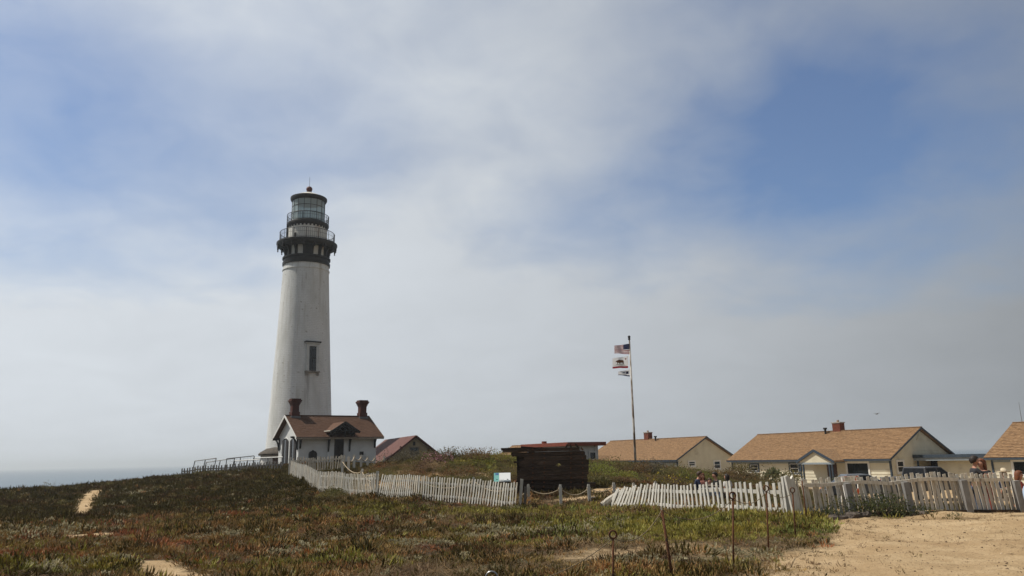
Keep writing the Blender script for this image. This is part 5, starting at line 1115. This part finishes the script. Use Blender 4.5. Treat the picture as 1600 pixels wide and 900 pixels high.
    for j in range(n2_ + 1):
        for i in range(n1_):
            t_, f_ = 2 * math.pi * i / n1_, (math.pi * .60) * j / n2_; back = max(0, math.sin(t_)); f_ = f_ * (1 + .35 * back) if not long_hair else f_ * (1 + .5 * back)
            x, y, z = .098 * math.sin(f_) * math.cos(t_), .118 * math.sin(f_) * math.sin(t_), .118 * math.cos(f_)
            if -math.sin(t_) > .35 and f_ > .95: f2 = .95; x, y, z = .098 * math.sin(f2) * math.cos(t_), .118 * math.sin(f2) * math.sin(t_), .118 * math.cos(f2)
            if long_hair and math.sin(t_) > -.35 and j > 5: z = .118 * math.cos(f_) - .055 * (j - 5); x *= 1.06; y *= 1.0
            w2 = 1 + .05 * math.sin(9 * t_ + 5 * f_); hv_.append(Hd(x * w2, .012 + y * w2, .145 + z))
    for j in range(n2_):
        for i in range(n1_): a_ = j * n1_ + i; b_ = j * n1_ + (i + 1) % n1_; hf.append((a_, b_, b_ + n1_, a_ + n1_))
    q = MB(); q.add(hv_, hf); hm = q.mesh('hair', hair, True); ho = obj('hair', hm, p); so = ho.modifiers.new('solid', 'SOLIDIFY'); so.thickness = .012
    if beard: MB().add([Hd(.062 * math.cos(a_), -.045 - .055 * math.sin(a_), .035 + dz2) for dz2 in (0, .055) for a_ in np.linspace(0, math.pi, 9)] , [(i, i + 1, i + 10, i + 9) for i in range(8)]).build('beard', beard, p)
    if hat:
        q = MB(); q.lathe([(.0, .12), (.05, .125), (.085, .10), (.1, .0), (.17, -.012), (.2, .01), (.17, -.022), (.1, -.012)], 20); ha = q.build('hat', hat, p, Hd(0, 0, .215), smooth=True); ha.scale = (.95, 1.05, 1); MB().lathe([(.102, .0), (.101, .03)], 20).build('hat_band', mat('hat_band', (.12, .07, .04)), ha)
    return p
blackhair = mat('dark_hair', (.015, .011, .009), (.03, .02, .015), 20, .6); redhair = mat('auburn_hair', (.17, .055, .022), (.10, .035, .015), 20, .6); brownhair = mat('brown_hair', (.06, .032, .018), (.035, .02, .012), 20, .6)
cl = lambda n, c: mat(n, c, tuple(v * .8 for v in c), 6, .85)
dk_tee, blk, navy, denim, wht, lblue, rose, redc, grayp = cl('charcoal_cotton', (.03, .03, .034)), cl('black_cotton', (.013, .012, .013)), cl('navy_jacket', (.018, .026, .06)), cl('denim', (.05, .07, .12)), cl('white_cotton', (.62, .60, .58)), cl('light_blue_cotton', (.34, .44, .60)), cl('rose_cotton', (.40, .17, .14)), cl('red_cotton', (.28, .045, .03)), cl('khaki', (.20, .16, .11))
def stand_at(px, py_top, Y, tall=1.77): p = at(px, py_top, Y); return Vector((p.x, Y, p.z - tall))
person('man in charcoal T-shirt embracing a woman behind the shaded fence', stand_at(1519, 713.5, 21.6), R(78), 'stand', dk_tee, denim, blackhair, 'hug', .06, .15, .12, beard=blackhair)
person('red-haired woman in black top held by a man behind the shaded fence', stand_at(1533.5, 716.5, 21.9, 1.74), R(-70), 'stand', blk, redc, redhair, 'hug', .05, -.2, .1, long_hair=True, h=.97)
def seat(px, py_top, Y): p = at(px, py_top, Y); return Vector((p.x, Y, p.z - 1.30))
SP = [person('seated man in navy jacket bowing his head at the picnic table, leftmost', seat(1084, 737, 33.6), R(80), 'sit', navy, denim, brownhair, 'fwd', .35, 0, .35, sleeve=1),
      person('seated person in rose top beside the man in navy', seat(1097, 738, 34.6), R(-10), 'sit', rose, grayp, redhair, 'fwd', .15, .3, .15, long_hair=True, h=.96),
      person('seated child in light blue top in the middle of the picnic group', seat(1108, 743, 34.9), R(0), 'sit', lblue, denim, brownhair, 'fwd', .1, -.2, .1, h=.9, sleeve=1),
      person('seated man in black jacket facing left at the picnic table', seat(1122, 738, 33.6), R(-82), 'sit', blk, grayp, blackhair, 'fwd', .25, 0, .2, sleeve=1),
      person('seated person in white top with dark hair, rightmost at the picnic table', seat(1136, 739, 34.4), R(-150), 'sit', wht, denim, blackhair, 'down', .1, .2, 0, long_hair=True, h=.95),
      person('seated person in navy shirt wearing a pale brimmed hat near right edge', seat(1565.5, 735.5, 28), R(20), 'sit', navy, grayp, brownhair, 'fwd', .1, 0, .05, hat=mat('straw_hat', (.62, .54, .40), (.52, .44, .31), 12)),
      person('seated person in red top with auburn hair at the right edge', seat(1586, 736.5, 25), R(50), 'sit', redc, denim, redhair, 'fwd', .15, 0, .1, long_hair=True),
      person('seated person in light blue shirt low at the right edge', seat(1596, 741.5, 23), R(70), 'sit', lblue, grayp, redhair, 'fwd', .3, 0, .25)]
woodt = mat('picnic_wood', (.22, .18, .14), (.15, .12, .09), 3, .9, .3, 20, stretch=(1, 6, 6), rand=.15)
def table(label, x, y, rz, z=None):
    t_ = thing('picnic_table', label, 'table', (x, y, z if z is not None else gz(x, y)), rz)
    for i in range(5): MB().box(-.9, .9, -.36 + i * .147, -.36 + i * .147 + .135, .71, .75).build('plank', woodt, t_)
    for s_ in (-1, 1):
        for k in range(2): MB().box(-.9, .9, s_ * .70 - .14 + k * .145, s_ * .70 - .14 + k * .145 + .135, .41, .45).build('seat_plank', woodt, t_)
        for e in (-1, 1): MB().beam((s_ * .65, e * .25, .71), (s_ * .65, e * .62, -.05), .05, .09, (1, 0, 0)).build('leg', woodt, t_)
        MB().beam((s_ * .65, -.78, .38), (s_ * .65, .78, .38), .05, .09).build('cross_brace', woodt, t_)
    return t_
tb = SP[0].location.lerp(SP[3].location, .5); table('grey wooden picnic table under the seated group behind the toppling fence', tb.x, tb.y + .15, R(90), tb.z)
table('grey wooden picnic table behind the shaded fence at right edge', SP[6].location.x + .7, 25.6, R(10), SP[6].location.z)
cb = at(1110, 764, 32.2); tag(MB().box(-.5, .5, -.2, .2, 0, .38).build('cool_box_body', lblue), None)
bpy.data.objects.remove(bpy.data.objects['cool_box_body'])
cq = thing('cool_box', 'light blue cool box seen through the toppling fence before the picnic group', 'cool box', on(cb.x, 32.2)); o = MB().box(-.42, .42, -.2, .2, 0, .34).build('box', lblue, cq); bv_ = o.modifiers.new('b', 'BEVEL'); bv_.width = .03
MB().box(-.44, .44, -.22, .22, .345, .41).build('lid', wht, cq); MB().tube([(-.3, -.23, .3), (-.3, -.26, .2), (.3, -.26, .2), (.3, -.23, .3)], .012, 6).build('handle', dark_trim, cq)

# ------------------------------------------------------------------ plants
def leafmat(name, c1, c2, rand=.3, rough=.6, c3=None, trans=.42): return mat(name, c1, c2, 1.1, rough, rand=rand, world=True, trans=trans, c3=c3, c3scale=.45, c3lo=.5, c3hi=.62, spec=.25)
def finger(q, base, d, ln, w, curl, r):
    x = d.cross(Vector((0, 0, 1)));  x = x.normalized() if x.length > .05 else Vector((1, 0, 0)); y = x.cross(d).normalized()
    m = base + d * ln * .55; d2 = (d + Vector((0, 0, curl))).normalized(); tip = m + d2 * ln * .5
    ring = lambda c, s: [c + x * s, c - x * s * .5 + y * s * .8, c - x * s * .5 - y * s * .8]
    q.add(ring(base, w * .8) + ring(m, w) + [tip], [(0, 1, 4, 3), (1, 2, 5, 4), (2, 0, 3, 5), (3, 4, 6), (4, 5, 6), (5, 3, 6)])
def proto_ice(seed, n=20, r=.16, ln=.11, w=.009, m=None):
    g = random.Random(seed); q = MB()
    for i in range(n):
        a = g.uniform(0, 6.283); rr = r * math.sqrt(g.random()); d = Vector((math.cos(a) * g.uniform(.15, .75), math.sin(a) * g.uniform(.15, .75), g.uniform(.18, .8))).normalized()
        finger(q, Vector((math.cos(a) * rr, math.sin(a) * rr, g.uniform(-.03, .05))), d, ln * g.uniform(.6, 1.25), w * g.uniform(.8, 1.25), g.uniform(.1, .8), g)
    return q.mesh('ice_plant_tuft', m)
def proto_leafy(seed, n=40, r=.22, h=.2, lf=.04, m=None, asp=.6, ball=False):
    g = random.Random(seed); q = MB()
    for i in range(n):
        a = g.uniform(0, 6.283); rr = r * math.sqrt(g.random()); z = h * (1 - (rr / r) ** 2 * .7) * g.uniform(.35, 1)
        c = Vector((math.cos(a) * rr, math.sin(a) * rr, z)); d = Vector((math.cos(a) * .8 + g.gauss(0, .5), math.sin(a) * .8 + g.gauss(0, .5), g.uniform(.1, 1))).normalized()
        x = d.cross(Vector((g.gauss(0, 1), g.gauss(0, 1), g.gauss(0, 1)))).normalized(); l = lf * g.uniform(.6, 1.3); nrm = x.cross(d) * l * .25
        q.add([c, c + d * l * .5 + x * l * asp / 2 + nrm, c + d * l, c + d * l * .5 - x * l * asp / 2 + nrm], [(0, 1, 2, 3)])
    return q.mesh('leaf_clump', m)
def proto_twig(seed, n=14, r=.2, ln=.3, w=.004, m=None, up=.6):
    g = random.Random(seed); q = MB()
    for i in range(n):
        a = g.uniform(0, 6.283); rr = r * math.sqrt(g.random()); b = Vector((math.cos(a) * rr, math.sin(a) * rr, -.01)); d = Vector((g.gauss(0, .6), g.gauss(0, .6), g.uniform(.1, 1) * up)).normalized(); l = ln * g.uniform(.4, 1.2)
        x = d.cross(Vector((0, 0, 1))).normalized() * w; m1 = b + d * l * .5 + Vector((g.gauss(0, .03), g.gauss(0, .03), 0)); tp_ = b + d * l + Vector((g.gauss(0, .04), g.gauss(0, .04), -.03 * l))
        y = Vector((0, 0, w)); q.add([b - x, b + x, b + y, m1 - x * .8, m1 + x * .8, m1 + y, tp_], [(0, 1, 4, 3), (1, 2, 5, 4), (2, 0, 3, 5), (3, 4, 6), (4, 5, 6), (5, 3, 6)])
    return q.mesh('twig_clump', m)
def proto_pebble(seed, m):
    g = random.Random(seed); q = MB(); bm = bmesh.new(); bmesh.ops.create_icosphere(bm, subdivisions=1, radius=1)
    for v in bm.verts: v.co *= g.uniform(.7, 1.15); v.co.z *= .6
    me_ = bpy.data.meshes.new('pebble'); bm.to_mesh(me_); bm.free(); me_.materials.append(m); return me_
def scatter(name, label, cat, pts, sc, meshes, tilt=.25):
    """one ground-cover object: points with turn, size and variant, instanced by geometry nodes"""
    n = len(pts); me_ = bpy.data.meshes.new(name); me_.from_pydata(pts.tolist(), [], [])
    rot = np.stack([RNG.normal(0, tilt, n), RNG.normal(0, tilt, n), RNG.uniform(0, 6.283, n)], 1).astype(np.float32)
    a_ = me_.attributes.new('turn', 'FLOAT_VECTOR', 'POINT'); a_.data.foreach_set('vector', rot.ravel())
    a_ = me_.attributes.new('size', 'FLOAT', 'POINT'); a_.data.foreach_set('value', sc.astype(np.float32)); a_ = me_.attributes.new('variant', 'INT', 'POINT'); a_.data.foreach_set('value', RNG.integers(0, len(meshes), n).astype(np.int32))
    o = obj(name, me_); tag(o, label, cat, kind='stuff')
    c_ = bpy.data.collections.new(name + '_pieces')
    for m_ in meshes: c_.objects.link(bpy.data.objects.new(name + '_piece', m_))
    g = bpy.data.node_groups.new(name + '_scatter', 'GeometryNodeTree'); g.interface.new_socket('Geometry', in_out='INPUT', socket_type='NodeSocketGeometry'); g.interface.new_socket('Geometry', in_out='OUTPUT', socket_type='NodeSocketGeometry')
    N_ = g.nodes.new; gi, go = N_('NodeGroupInput'), N_('NodeGroupOutput'); io = N_('GeometryNodeInstanceOnPoints'); ci = N_('GeometryNodeCollectionInfo')
    ci.inputs['Collection'].default_value = c_; ci.inputs['Separate Children'].default_value = True; ci.inputs['Reset Children'].default_value = True; io.inputs['Pick Instance'].default_value = True
    def na(nm, tp): x = N_('GeometryNodeInputNamedAttribute'); x.data_type = tp; x.inputs['Name'].default_value = nm; return x.outputs['Attribute']
    g.links.new(gi.outputs[0], io.inputs['Points']); g.links.new(ci.outputs[0], io.inputs['Instance']); g.links.new(na('turn', 'FLOAT_VECTOR'), io.inputs['Rotation']); g.links.new(na('size', 'FLOAT'), io.inputs['Scale']); g.links.new(na('variant', 'INT'), io.inputs['Instance Index'])
    g.links.new(io.outputs[0], go.inputs[0]); md = o.modifiers.new('scatter', 'NODES'); md.node_group = g; return o
# candidate points, denser close to the camera
cand = []
for r0, r1, den in ((6.5, 13, 95), (13, 18, 85), (18, 26, 66), (26, 36, 46), (36, 50, 30), (50, 72, 15)):
    th0, th1 = R(90 - 44), R(90 + 44); A = (th1 - th0) / 2 * (r1 ** 2 - r0 ** 2); n = int(A * den)
    r_ = np.sqrt(RNG.uniform(r0 ** 2, r1 ** 2, n)); t_ = RNG.uniform(th0, th1, n); cand.append(np.stack([r_ * np.cos(t_), r_ * np.sin(t_)], 1))
cand = np.concatenate(cand); cx_, cy_ = cand[:, 0], cand[:, 1]; cr = np.hypot(cx_, cy_)
sn = sand(cx_, cy_); keep = RNG.uniform(0, 1, len(cand)) > np.clip(sn * 1.35, 0, 1)
keep &= ~((cy_ > 36) & (cx_ > 16)); keep &= ~((cy_ > 17.5) & (cy_ < 33) & (cx_ > 6.8 + (33 - cy_) * .0) & (cx_ > 7.2 - (cy_ - 19) * .43 + .2) & (RNG.uniform(0, 1, len(cand)) < .75))
def inbox(x, y, O, u, v, L_, W_, pad=.2): dx, dy = x - O.x, y - O.y; a_ = dx * u.x + dy * u.y; b_ = dx * v.x + dy * v.y; return (a_ > -pad) & (a_ < L_ + pad) & (b_ > -pad) & (b_ < W_ + pad)
keep &= ~inbox(cx_, cy_, KC, ku, kv, KL, KW); keep &= ~(np.hypot(cx_ - LB.x, cy_ - LB.y) < rb + .5)
cand = cand[keep]; cx_, cy_, cr = cand[:, 0], cand[:, 1], cr[keep]
def blobs(lst, x, y):
    s = np.zeros_like(x)
    for px, py, rx, ry, a_ in lst: p = gh(px, py); s += a_ * np.exp(-((x - p.x) / rx) ** 2 - ((y - p.y) / ry) ** 2)
    return s
GREEN = blobs([(1000, 812, 2.2, 1.8, 1), (1100, 815, 2.0, 1.8, 1), (1180, 822, 1.5, 1.4, 1), (1050, 832, 1.4, 1.2, .8), (905, 802, 2.2, 1.0, 1), (830, 803, 2.2, 1.0, .8), (1255, 835, .9, .8, .8), (700, 802, 3, 1.4, .5), (1140, 840, 1, 1, .5), (600, 798, 3, 1.6, .3), (800, 850, 1.2, .8, .25), (480, 885, 1.0, .6, .4), (220, 885, .8, .6, .35), (60, 890, 1, .7, .3),
               (795, 728, 2.2, 2.2, 5), (945, 752, 1.5, 2, 2), (1010, 740, 1.6, 2, .5), (560, 748, .8, 1, .6), (1120, 735, 2.5, 2, .5)], cx_, cy_)
GREY = blobs([(800, 832, .9, .35, 1), (880, 833, .9, .4, 1), (660, 851, .7, .3, 1), (460, 866, .45, .3, 1), (545, 845, .8, .4, .5), (988, 816, .7, .5, 1), (1172, 870, .5, .35, 1.2), (1080, 852, .5, .4, .7), (203, 772, 1.0, 1.5, 1), (170, 790, .8, 1, .8), (165, 876, .5, .3, .9), (100, 892, .5, .25, 1), (760, 840, .6, .3, .6), (945, 846, .7, .4, .8), (350, 838, .6, .4, .5), (1010, 880, .5, .3, .8), (1130, 875, .5, .3, .7), (30, 835, 1, 1.5, .5), (1220, 850, .5, .4, .6), (985, 860, .4, .3, .6)], cx_, cy_)
REDB = blobs([(960, 893, .9, .35, 1.5), (1020, 892, .8, .35, 1.6), (80, 845, 3, 2, .6), (330, 822, 4, 1.5, .6), (500, 828, 3, 1.2, .6), (30, 870, 1.5, 1, .5), (330, 862, 1.5, .8, .6), (700, 775, 1.6, 1, .4), (640, 860, 1.5, .8, .4), (805, 782, 1.0, .8, .6), (150, 870, 1.5, .8, .5), (840, 870, 1.2, .6, .5)], cx_, cy_)
DRYB = blobs([(1060, 858, 1.6, 1, 1.2), (1150, 855, 1.4, 1, 1.2), (960, 858, 1.2, .6, 1), (1210, 850, .8, .8, 1), (880, 872, 1.2, .6, .6), (870, 785, 3, .8, 1), (640, 752, 3, 2.5, 1.1), (700, 745, 3, 3, .8), (975, 750, 2, 2, .8), (780, 790, 1, .6, .5), (500, 840, 2, 1, .4), (250, 875, 1.2, .6, .5), (140, 850, 1.5, .8, .6), (1110, 740, 3, 2, .7), (380, 830, 3, 1, .4)], cx_, cy_)
N1 = fbm(cx_ * .55, cy_ * .55, 41, 4); N2 = fbm(cx_ * .9 + 7, cy_ * .9, 43, 4); N3 = fbm(cx_ * .35, cy_ * .35, 47, 3)
mound = ((cy_ > 33) & (cx_ > -8.5) & (cx_ < 16)).astype(float)
hz_ = np.clip((cr + (N3 - .5) * 10 - 29) / 9, 0, 1); hill = hz_ * (1 - mound)
near = 1 - hz_
wts = np.stack([GREEN * 1.6 + near * .10 * (N1 > .52),                                   # fresh ice plant
                hill * 1.5 + near * .34 * (N2 > .45) + mound * .35 + .05,                 # olive ice plant
                REDB * 1.0 + near * .75 * np.clip((N1 - .40) * 5, 0, 1) + hill * .30 * (N2 > .55) + mound * .9 * (N1 > .52), # red-brown ice plant
                GREY * 1.1 + .012,                                                       # grey-leaved succulents
                DRYB * 1.6 + near * (.22 + .8 * np.clip((N3 - .56) * 8, 0, 1)) + mound * .5 * (N2 > .5) + hill * .04,                                     # dry twigs and straw
                mound * (.35 + 2.2 * (N3 > .50)) + (cr > 45) * .04], 1)                   # dark shrubs
wts *= RNG.uniform(.55, 1.45, wts.shape); kind = (np.cumsum(wts / wts.sum(1, keepdims=True), 1) < RNG.uniform(0, 1, (len(wts), 1))).sum(1).clip(0, 5)
zz = tz(cx_, cy_); P3 = np.stack([cx_, cy_, zz], 1); far = np.clip(.82 + (cr - 10) * .011, .82, 1.4)
IG = leafmat('fresh_ice_plant', (.33, .32, .075), (.42, .35, .085), .32, c3=(.24, .27, .075)); IO = leafmat('olive_ice_plant', (.120, .104, .026), (.145, .110, .030), .42, c3=(.145, .092, .032)); IR = leafmat('red_ice_plant', (.42, .255, .105), (.39, .30, .115), .42, c3=(.45, .20, .09))
GS = leafmat('grey_succulent', (.42, .37, .23), (.31, .28, .17), .35); DT = leafmat('dry_straw', (.40, .285, .15), (.30, .21, .115), .35, c3=(.20, .12, .08)); SHD = leafmat('dark_shrub_leaf', (.12, .115, .040), (.19, .15, .055), .4, c3=(.19, .115, .058))
HN = fbm(cx_ * 1.3 + 3, cy_ * 1.3, 51, 3)
u = RNG.uniform
def sel(k): return kind == k
specs = ((0, 'ice_plant_green', 'fresh green ice plant mat spreading below the toppling fence', 'ice plant', [proto_ice(i, 24, .16, .095, .009, IG) for i in range(4)], (.75, 1.25), .25),
         (1, 'ice_plant_olive', 'dark olive ice plant covering the left hillside', 'ice plant', [proto_ice(10 + i, 26, .18, .085, .009, IO) for i in range(4)], (.75, 1.3), .3),
         (2, 'ice_plant_red', 'reddish brown ice plant across the near ground', 'ice plant', [proto_ice(20 + i, 24, .16, .08, .008, IR) for i in range(4)], (.6, 1.15), .3),
         (3, 'grey_succulent', 'pale grey-green low succulents in scattered clumps', 'succulents', [proto_leafy(30 + i, 34, .13, .12, .055, GS, .7) for i in range(3)], (.7, 1.2), .3),
         (4, 'dry_brush', 'dry straw and dead twigs between the plants', 'dry brush', [proto_twig(40 + i, 16, .18, .24, .0045, DT, .55) for i in range(4)], (.6, 1.1), .2),
         (5, 'shrub_cover', 'dark low shrubs on the mound behind the ropes', 'shrubs', [proto_leafy(50 + i, 110, .32, .34, .07, SHD, .55) for i in range(4)], (.5, 1.0), .15))
for k, nm, lab, cat, ms, (s0, s1), tl in specs:
    m_ = sel(k); sc_ = u(s0, s1, m_.sum()) * (far[m_] * (.55 + .95 * np.clip((HN[m_] - .25) * 2, 0, 1)) if k != 5 else .55 + .75 * N3[m_]); scatter(nm, lab, cat, P3[m_] - np.array([0, 0, .015]), sc_, ms, tl)
# tall wispy stems on the skyline of the mound
pts = []; 
for px, py, Y, n in ((650, 715, 46, 26), (690, 712, 46, 30), (735, 716, 45, 22), (300, 742, 61, 10), (600, 722, 50, 14), (1180, 735, 52, 10), (80, 765, 54, 8), (1040, 727, 47, 16), (950, 732, 43, 14)):
    p = at(px, py, Y)
    for i in range(n): x, y = p.x + random.gauss(0, 1.1), p.y + random.gauss(0, .8); pts.append((x, y, gz(x, y)))
scatter('tall_stems', 'wispy dark stems standing along the skyline of the mound', 'stems', np.array(pts), u(.6, 1.3, len(pts)), [proto_twig(60 + i, 9, .22, .75, .009, SHD, 1.6) for i in range(3)] + [proto_leafy(66, 70, .25, .6, .07, SHD)], .1)
# pebbles, clods and dry bits on the sandy lane
n = 6000; px_ = RNG.uniform(2.5, 15, n); py_ = RNG.uniform(9, 19.2, n); ok = sand(px_, py_) > RNG.uniform(.2, .8, n); px_, py_ = px_[ok], py_[ok]
PBM = mat('pebbles', (.20, .14, .085), (.11, .075, .045), 3, .95, world=True, rand=.5, c3=(.42, .33, .22), c3lo=.58, c3hi=.64, c3scale=2)
n = len(px_); scatter('lane_pebbles', 'small stones and clods strewn over the sandy lane', 'pebbles', np.stack([px_, py_, tz(px_, py_) + .002], 1), np.minimum(.004 + RNG.exponential(.0045, n), .026), [proto_pebble(i, PBM) for i in range(4)], .4)
m_ = RNG.uniform(0, 1, n) < .22; m_ &= fbm(px_ * .6, py_ * .6, 77, 3) > .45
scatter('lane_litter', 'sparse dry stalks lying on the sandy lane', 'dry stalks', np.stack([px_, py_, tz(px_, py_)], 1)[m_], u(.3, .8, m_.sum()), [proto_twig(80 + i, 6, .2, .22, .004, DT, .12) for i in range(3)], .1)
e_ = RNG.uniform(0, 1, n) < np.clip(1.25 - (px_ - np.interp(py_, LY, LX)) / 2.2, 0, 1) ** 3 * .5 + np.clip((py_ - 17.2) / 2, 0, 1) * .22
scatter('lane_edge_tufts', 'small dry tufts creeping onto the sandy lane edge', 'dry tufts', np.stack([px_, py_, tz(px_, py_)], 1)[e_], u(.25, .6, e_.sum()), [proto_ice(90, 12, .12, .08, .008, DT), proto_twig(91, 14, .16, .14, .004, DT, .4), proto_ice(92, 10, .1, .07, .008, IO)], .2)
# single bushes
def bush(name, label, p, r, h, n, lf, m, seed, cat='bush', fm=None, nf=0):
    g = random.Random(seed); t_ = thing(name, label, cat, p, 0); q = MB(); s_ = MB(); cl_ = [Vector((g.gauss(0, .42) * r, g.gauss(0, .3) * r * .6, h * g.uniform(.2, .8))) for _ in range(max(5, n // 60))]
    for c in cl_: s_.tube([(c.x * .2, c.y * .2, -.05), (c.x * .7, c.y * .7, c.z * .5), c], [.018, .012, .006], 5)
    fl_ = MB()
    for i in range(n):
        c = cl_[g.randrange(len(cl_))]; rr = r * .32; v = Vector((g.gauss(0, 1), g.gauss(0, 1), g.gauss(0, .8))).normalized() * rr * g.random() ** .4; b_ = c + v; b_.z = max(b_.z, .01); d_ = (v + Vector((0, 0, .3 * rr))).normalized()
        x = d_.cross(Vector((g.gauss(0, 1), g.gauss(0, 1), g.gauss(0, 1)))).normalized(); l = lf * g.uniform(.6, 1.3); nr = x.cross(d_) * l * .2
        (fl_ if i < nf else q).add([b_, b_ + d_ * l * .5 + x * l * .3 + nr, b_ + d_ * l, b_ + d_ * l * .5 - x * l * .3 + nr], [(0, 1, 2, 3)])
    s_.build('stem', mat('bush_stem', (.07, .05, .035), (.05, .035, .025), 8), t_); q.build('foliage', m, t_)
    if nf: fl_.build('flowers', fm, t_)
    return t_
BSH = leafmat('bush_leaf', (.075, .095, .036), (.11, .12, .045), .2, c3=(.14, .13, .05)); YF = mat('yellow_petals', (.55, .42, .03)); PF = mat('pink_petals', (.50, .20, .26), (.42, .26, .28), 9)
bush('green_bush', 'dark green bush sprawling against the shaded fence on the lane', on(*at(1375, 812, 18.7).xy), .80, .46, 1700, .05, BSH, 1)
bush('green_bush', 'low straggling end of greenery right of the bush on the lane', on(*at(1415, 808, 18.65).xy), .5, .22, 500, .05, BSH, 2)
bush('low_weed', 'dark weeds under the fence beside the splintered gate post', on(*at(1290, 815, 18.75).xy), .45, .25, 420, .05, BSH, 3, 'weeds')
bush('pink_flowers', 'pale pink flower clump on the mound behind the ropes', on(*at(682, 733, 43).xy), .95, .55, 700, .09, SHD, 4, 'flowers', PF, 380)
bush('yellow_flowers', 'yellow-flowered shrub patch right of the hull on the mound', on(*at(1040, 742, 38).xy), 1.1, .5, 900, .07, SHD, 5, 'flowers', YF, 150)
bush('leafy_shrub', 'pale agave-like shrub before the small windows of the middle bungalow', on(*at(1205, 738, 55).xy), 1.1, .9, 420, .22, leafmat('pale_agave', (.16, .17, .08), (.11, .12, .06), .2), 6, 'shrub')
bush('leafy_shrub', 'dark shrub left of the picture window of the middle bungalow', on(*at(1312, 748, 52).xy), 1.0, .9, 600, .12, BSH, 7, 'shrub')
bush('leafy_shrub', 'dark shrub under the right side of the picture window', on(*at(1350, 748, 52).xy), .9, .85, 600, .12, BSH, 8, 'shrub')
bush('low_shrub', 'dark shrub hummock before the left end of the middle bungalow', on(*at(1230, 742, 50).xy), 1.8, .8, 1400, .10, SHD, 9, 'shrub')
bush('low_shrub', 'grey-green shrub hummock between the two bungalows', on(*at(1160, 740, 52).xy), 1.6, .7, 1100, .10, SHD, 10, 'shrub')
bush('pink_weed', 'reddish weed at the broken end of the fence near the hull', on(*at(818, 780, 28.8).xy), .35, .35, 260, .06, IR, 11, 'weed')
RUS = leafmat('russet_shrub_leaf', (.20, .115, .05), (.15, .10, .045), .2, c3=(.26, .17, .07)); YGR = leafmat('yellow_green_leaf', (.24, .25, .05), (.19, .22, .05), .2, c3=(.30, .26, .06)); GRS = leafmat('grey_brown_leaf', (.10, .085, .055), (.14, .12, .08), .2)
for i, (px, py, Y, r_, h_, m_, txt) in enumerate(((938, 742, 41, 1.1, .75, YGR, 'yellow-green shrub just right of the hull wreck'), (962, 735, 44, 1.5, .8, SHD, 'olive shrub hummock left of the flagpole foot'), (992, 738, 43, 1.2, .65, RUS, 'russet shrub below the flagpole foot'), (1022, 738, 45, 1.4, .7, GRS, 'grey-brown shrub right of the flagpole foot'),
        (1058, 744, 44, 1.3, .6, SHD, 'olive shrub before the near corner of the bungalow behind the flagpole'), (1092, 748, 43, 1.3, .5, YGR, 'yellow-green low shrub above the picnic group'), (1140, 746, 46, 1.4, .6, RUS, 'russet low shrub before the gap between two bungalows'),
        (632, 724, 45, 1.2, .6, GRS, 'grey-brown shrub on the mound before the red-roofed barn'), (712, 719, 45.5, 1.5, .35, SHD, 'dark olive shrub on the mound skyline right of the pink flowers'), (752, 722, 44, 1.3, .6, RUS, 'russet shrub on the mound between the pink flowers and the hull'), (786, 724, 43, 1.5, .6, YGR, 'bright yellow-green shrub mass left of the hull top'), (968, 758, 36, .9, .45, YGR, 'low yellow-green plant on the bare slope right of the hull'), (665, 742, 40, 1.2, .4, DT, 'straw-coloured dry clump on the slope below the pink flowers'), (725, 748, 37, 1.1, .4, RUS, 'russet dry clump above the white fence left of the information board'))):
    bush('mound_shrub', txt, on(*at(px, py, Y).xy), r_, h_, 900, .085, m_, 30 + i, 'shrub')
# broken stones under the fence
stm = mat('dark_stone', (.06, .05, .045), (.11, .09, .075), 6, .95, .5, 20)
for i, (px, w_) in enumerate(((1300, .2), (1316, .16), (1335, .22), (1352, .18), (1445, .14))):
    p = G(px, 814, 18.62); g = random.Random(i); bm = bmesh.new(); bmesh.ops.create_icosphere(bm, subdivisions=2, radius=w_)
    for v in bm.verts: v.co *= g.uniform(.8, 1.12); v.co.z *= .55
    me_ = bpy.data.meshes.new('fence_stone'); bm.to_mesh(me_); bm.free(); me_.materials.append(stm); tag(obj('fence_stone', me_, None, p + Vector((0, 0, .02)), (0, 0, i)), '%s dark stone from the left under the shaded fence' % ORD[i], 'stone', 'stones under the fence')

# ------------------------------------------------------------------ sea haze
hz = bpy.data.materials.new('sea_haze'); hz.use_nodes = True; t = hz.node_tree; t.nodes.clear()
ho = t.nodes.new('ShaderNodeOutputMaterial'); pv = t.nodes.new('ShaderNodeVolumePrincipled'); pv.inputs['Color'].default_value = (.88, .95, 1, 1); pv.inputs['Density'].default_value = 0.0003; pv.inputs['Anisotropy'].default_value = 0.3
t.links.new(pv.outputs[0], ho.inputs['Volume'])
tag(MB().box(-12500, 12500, -12500, 12500, -18, 48).build('haze', hz), 'pale sea haze filling the air', 'haze', kind='stuff')
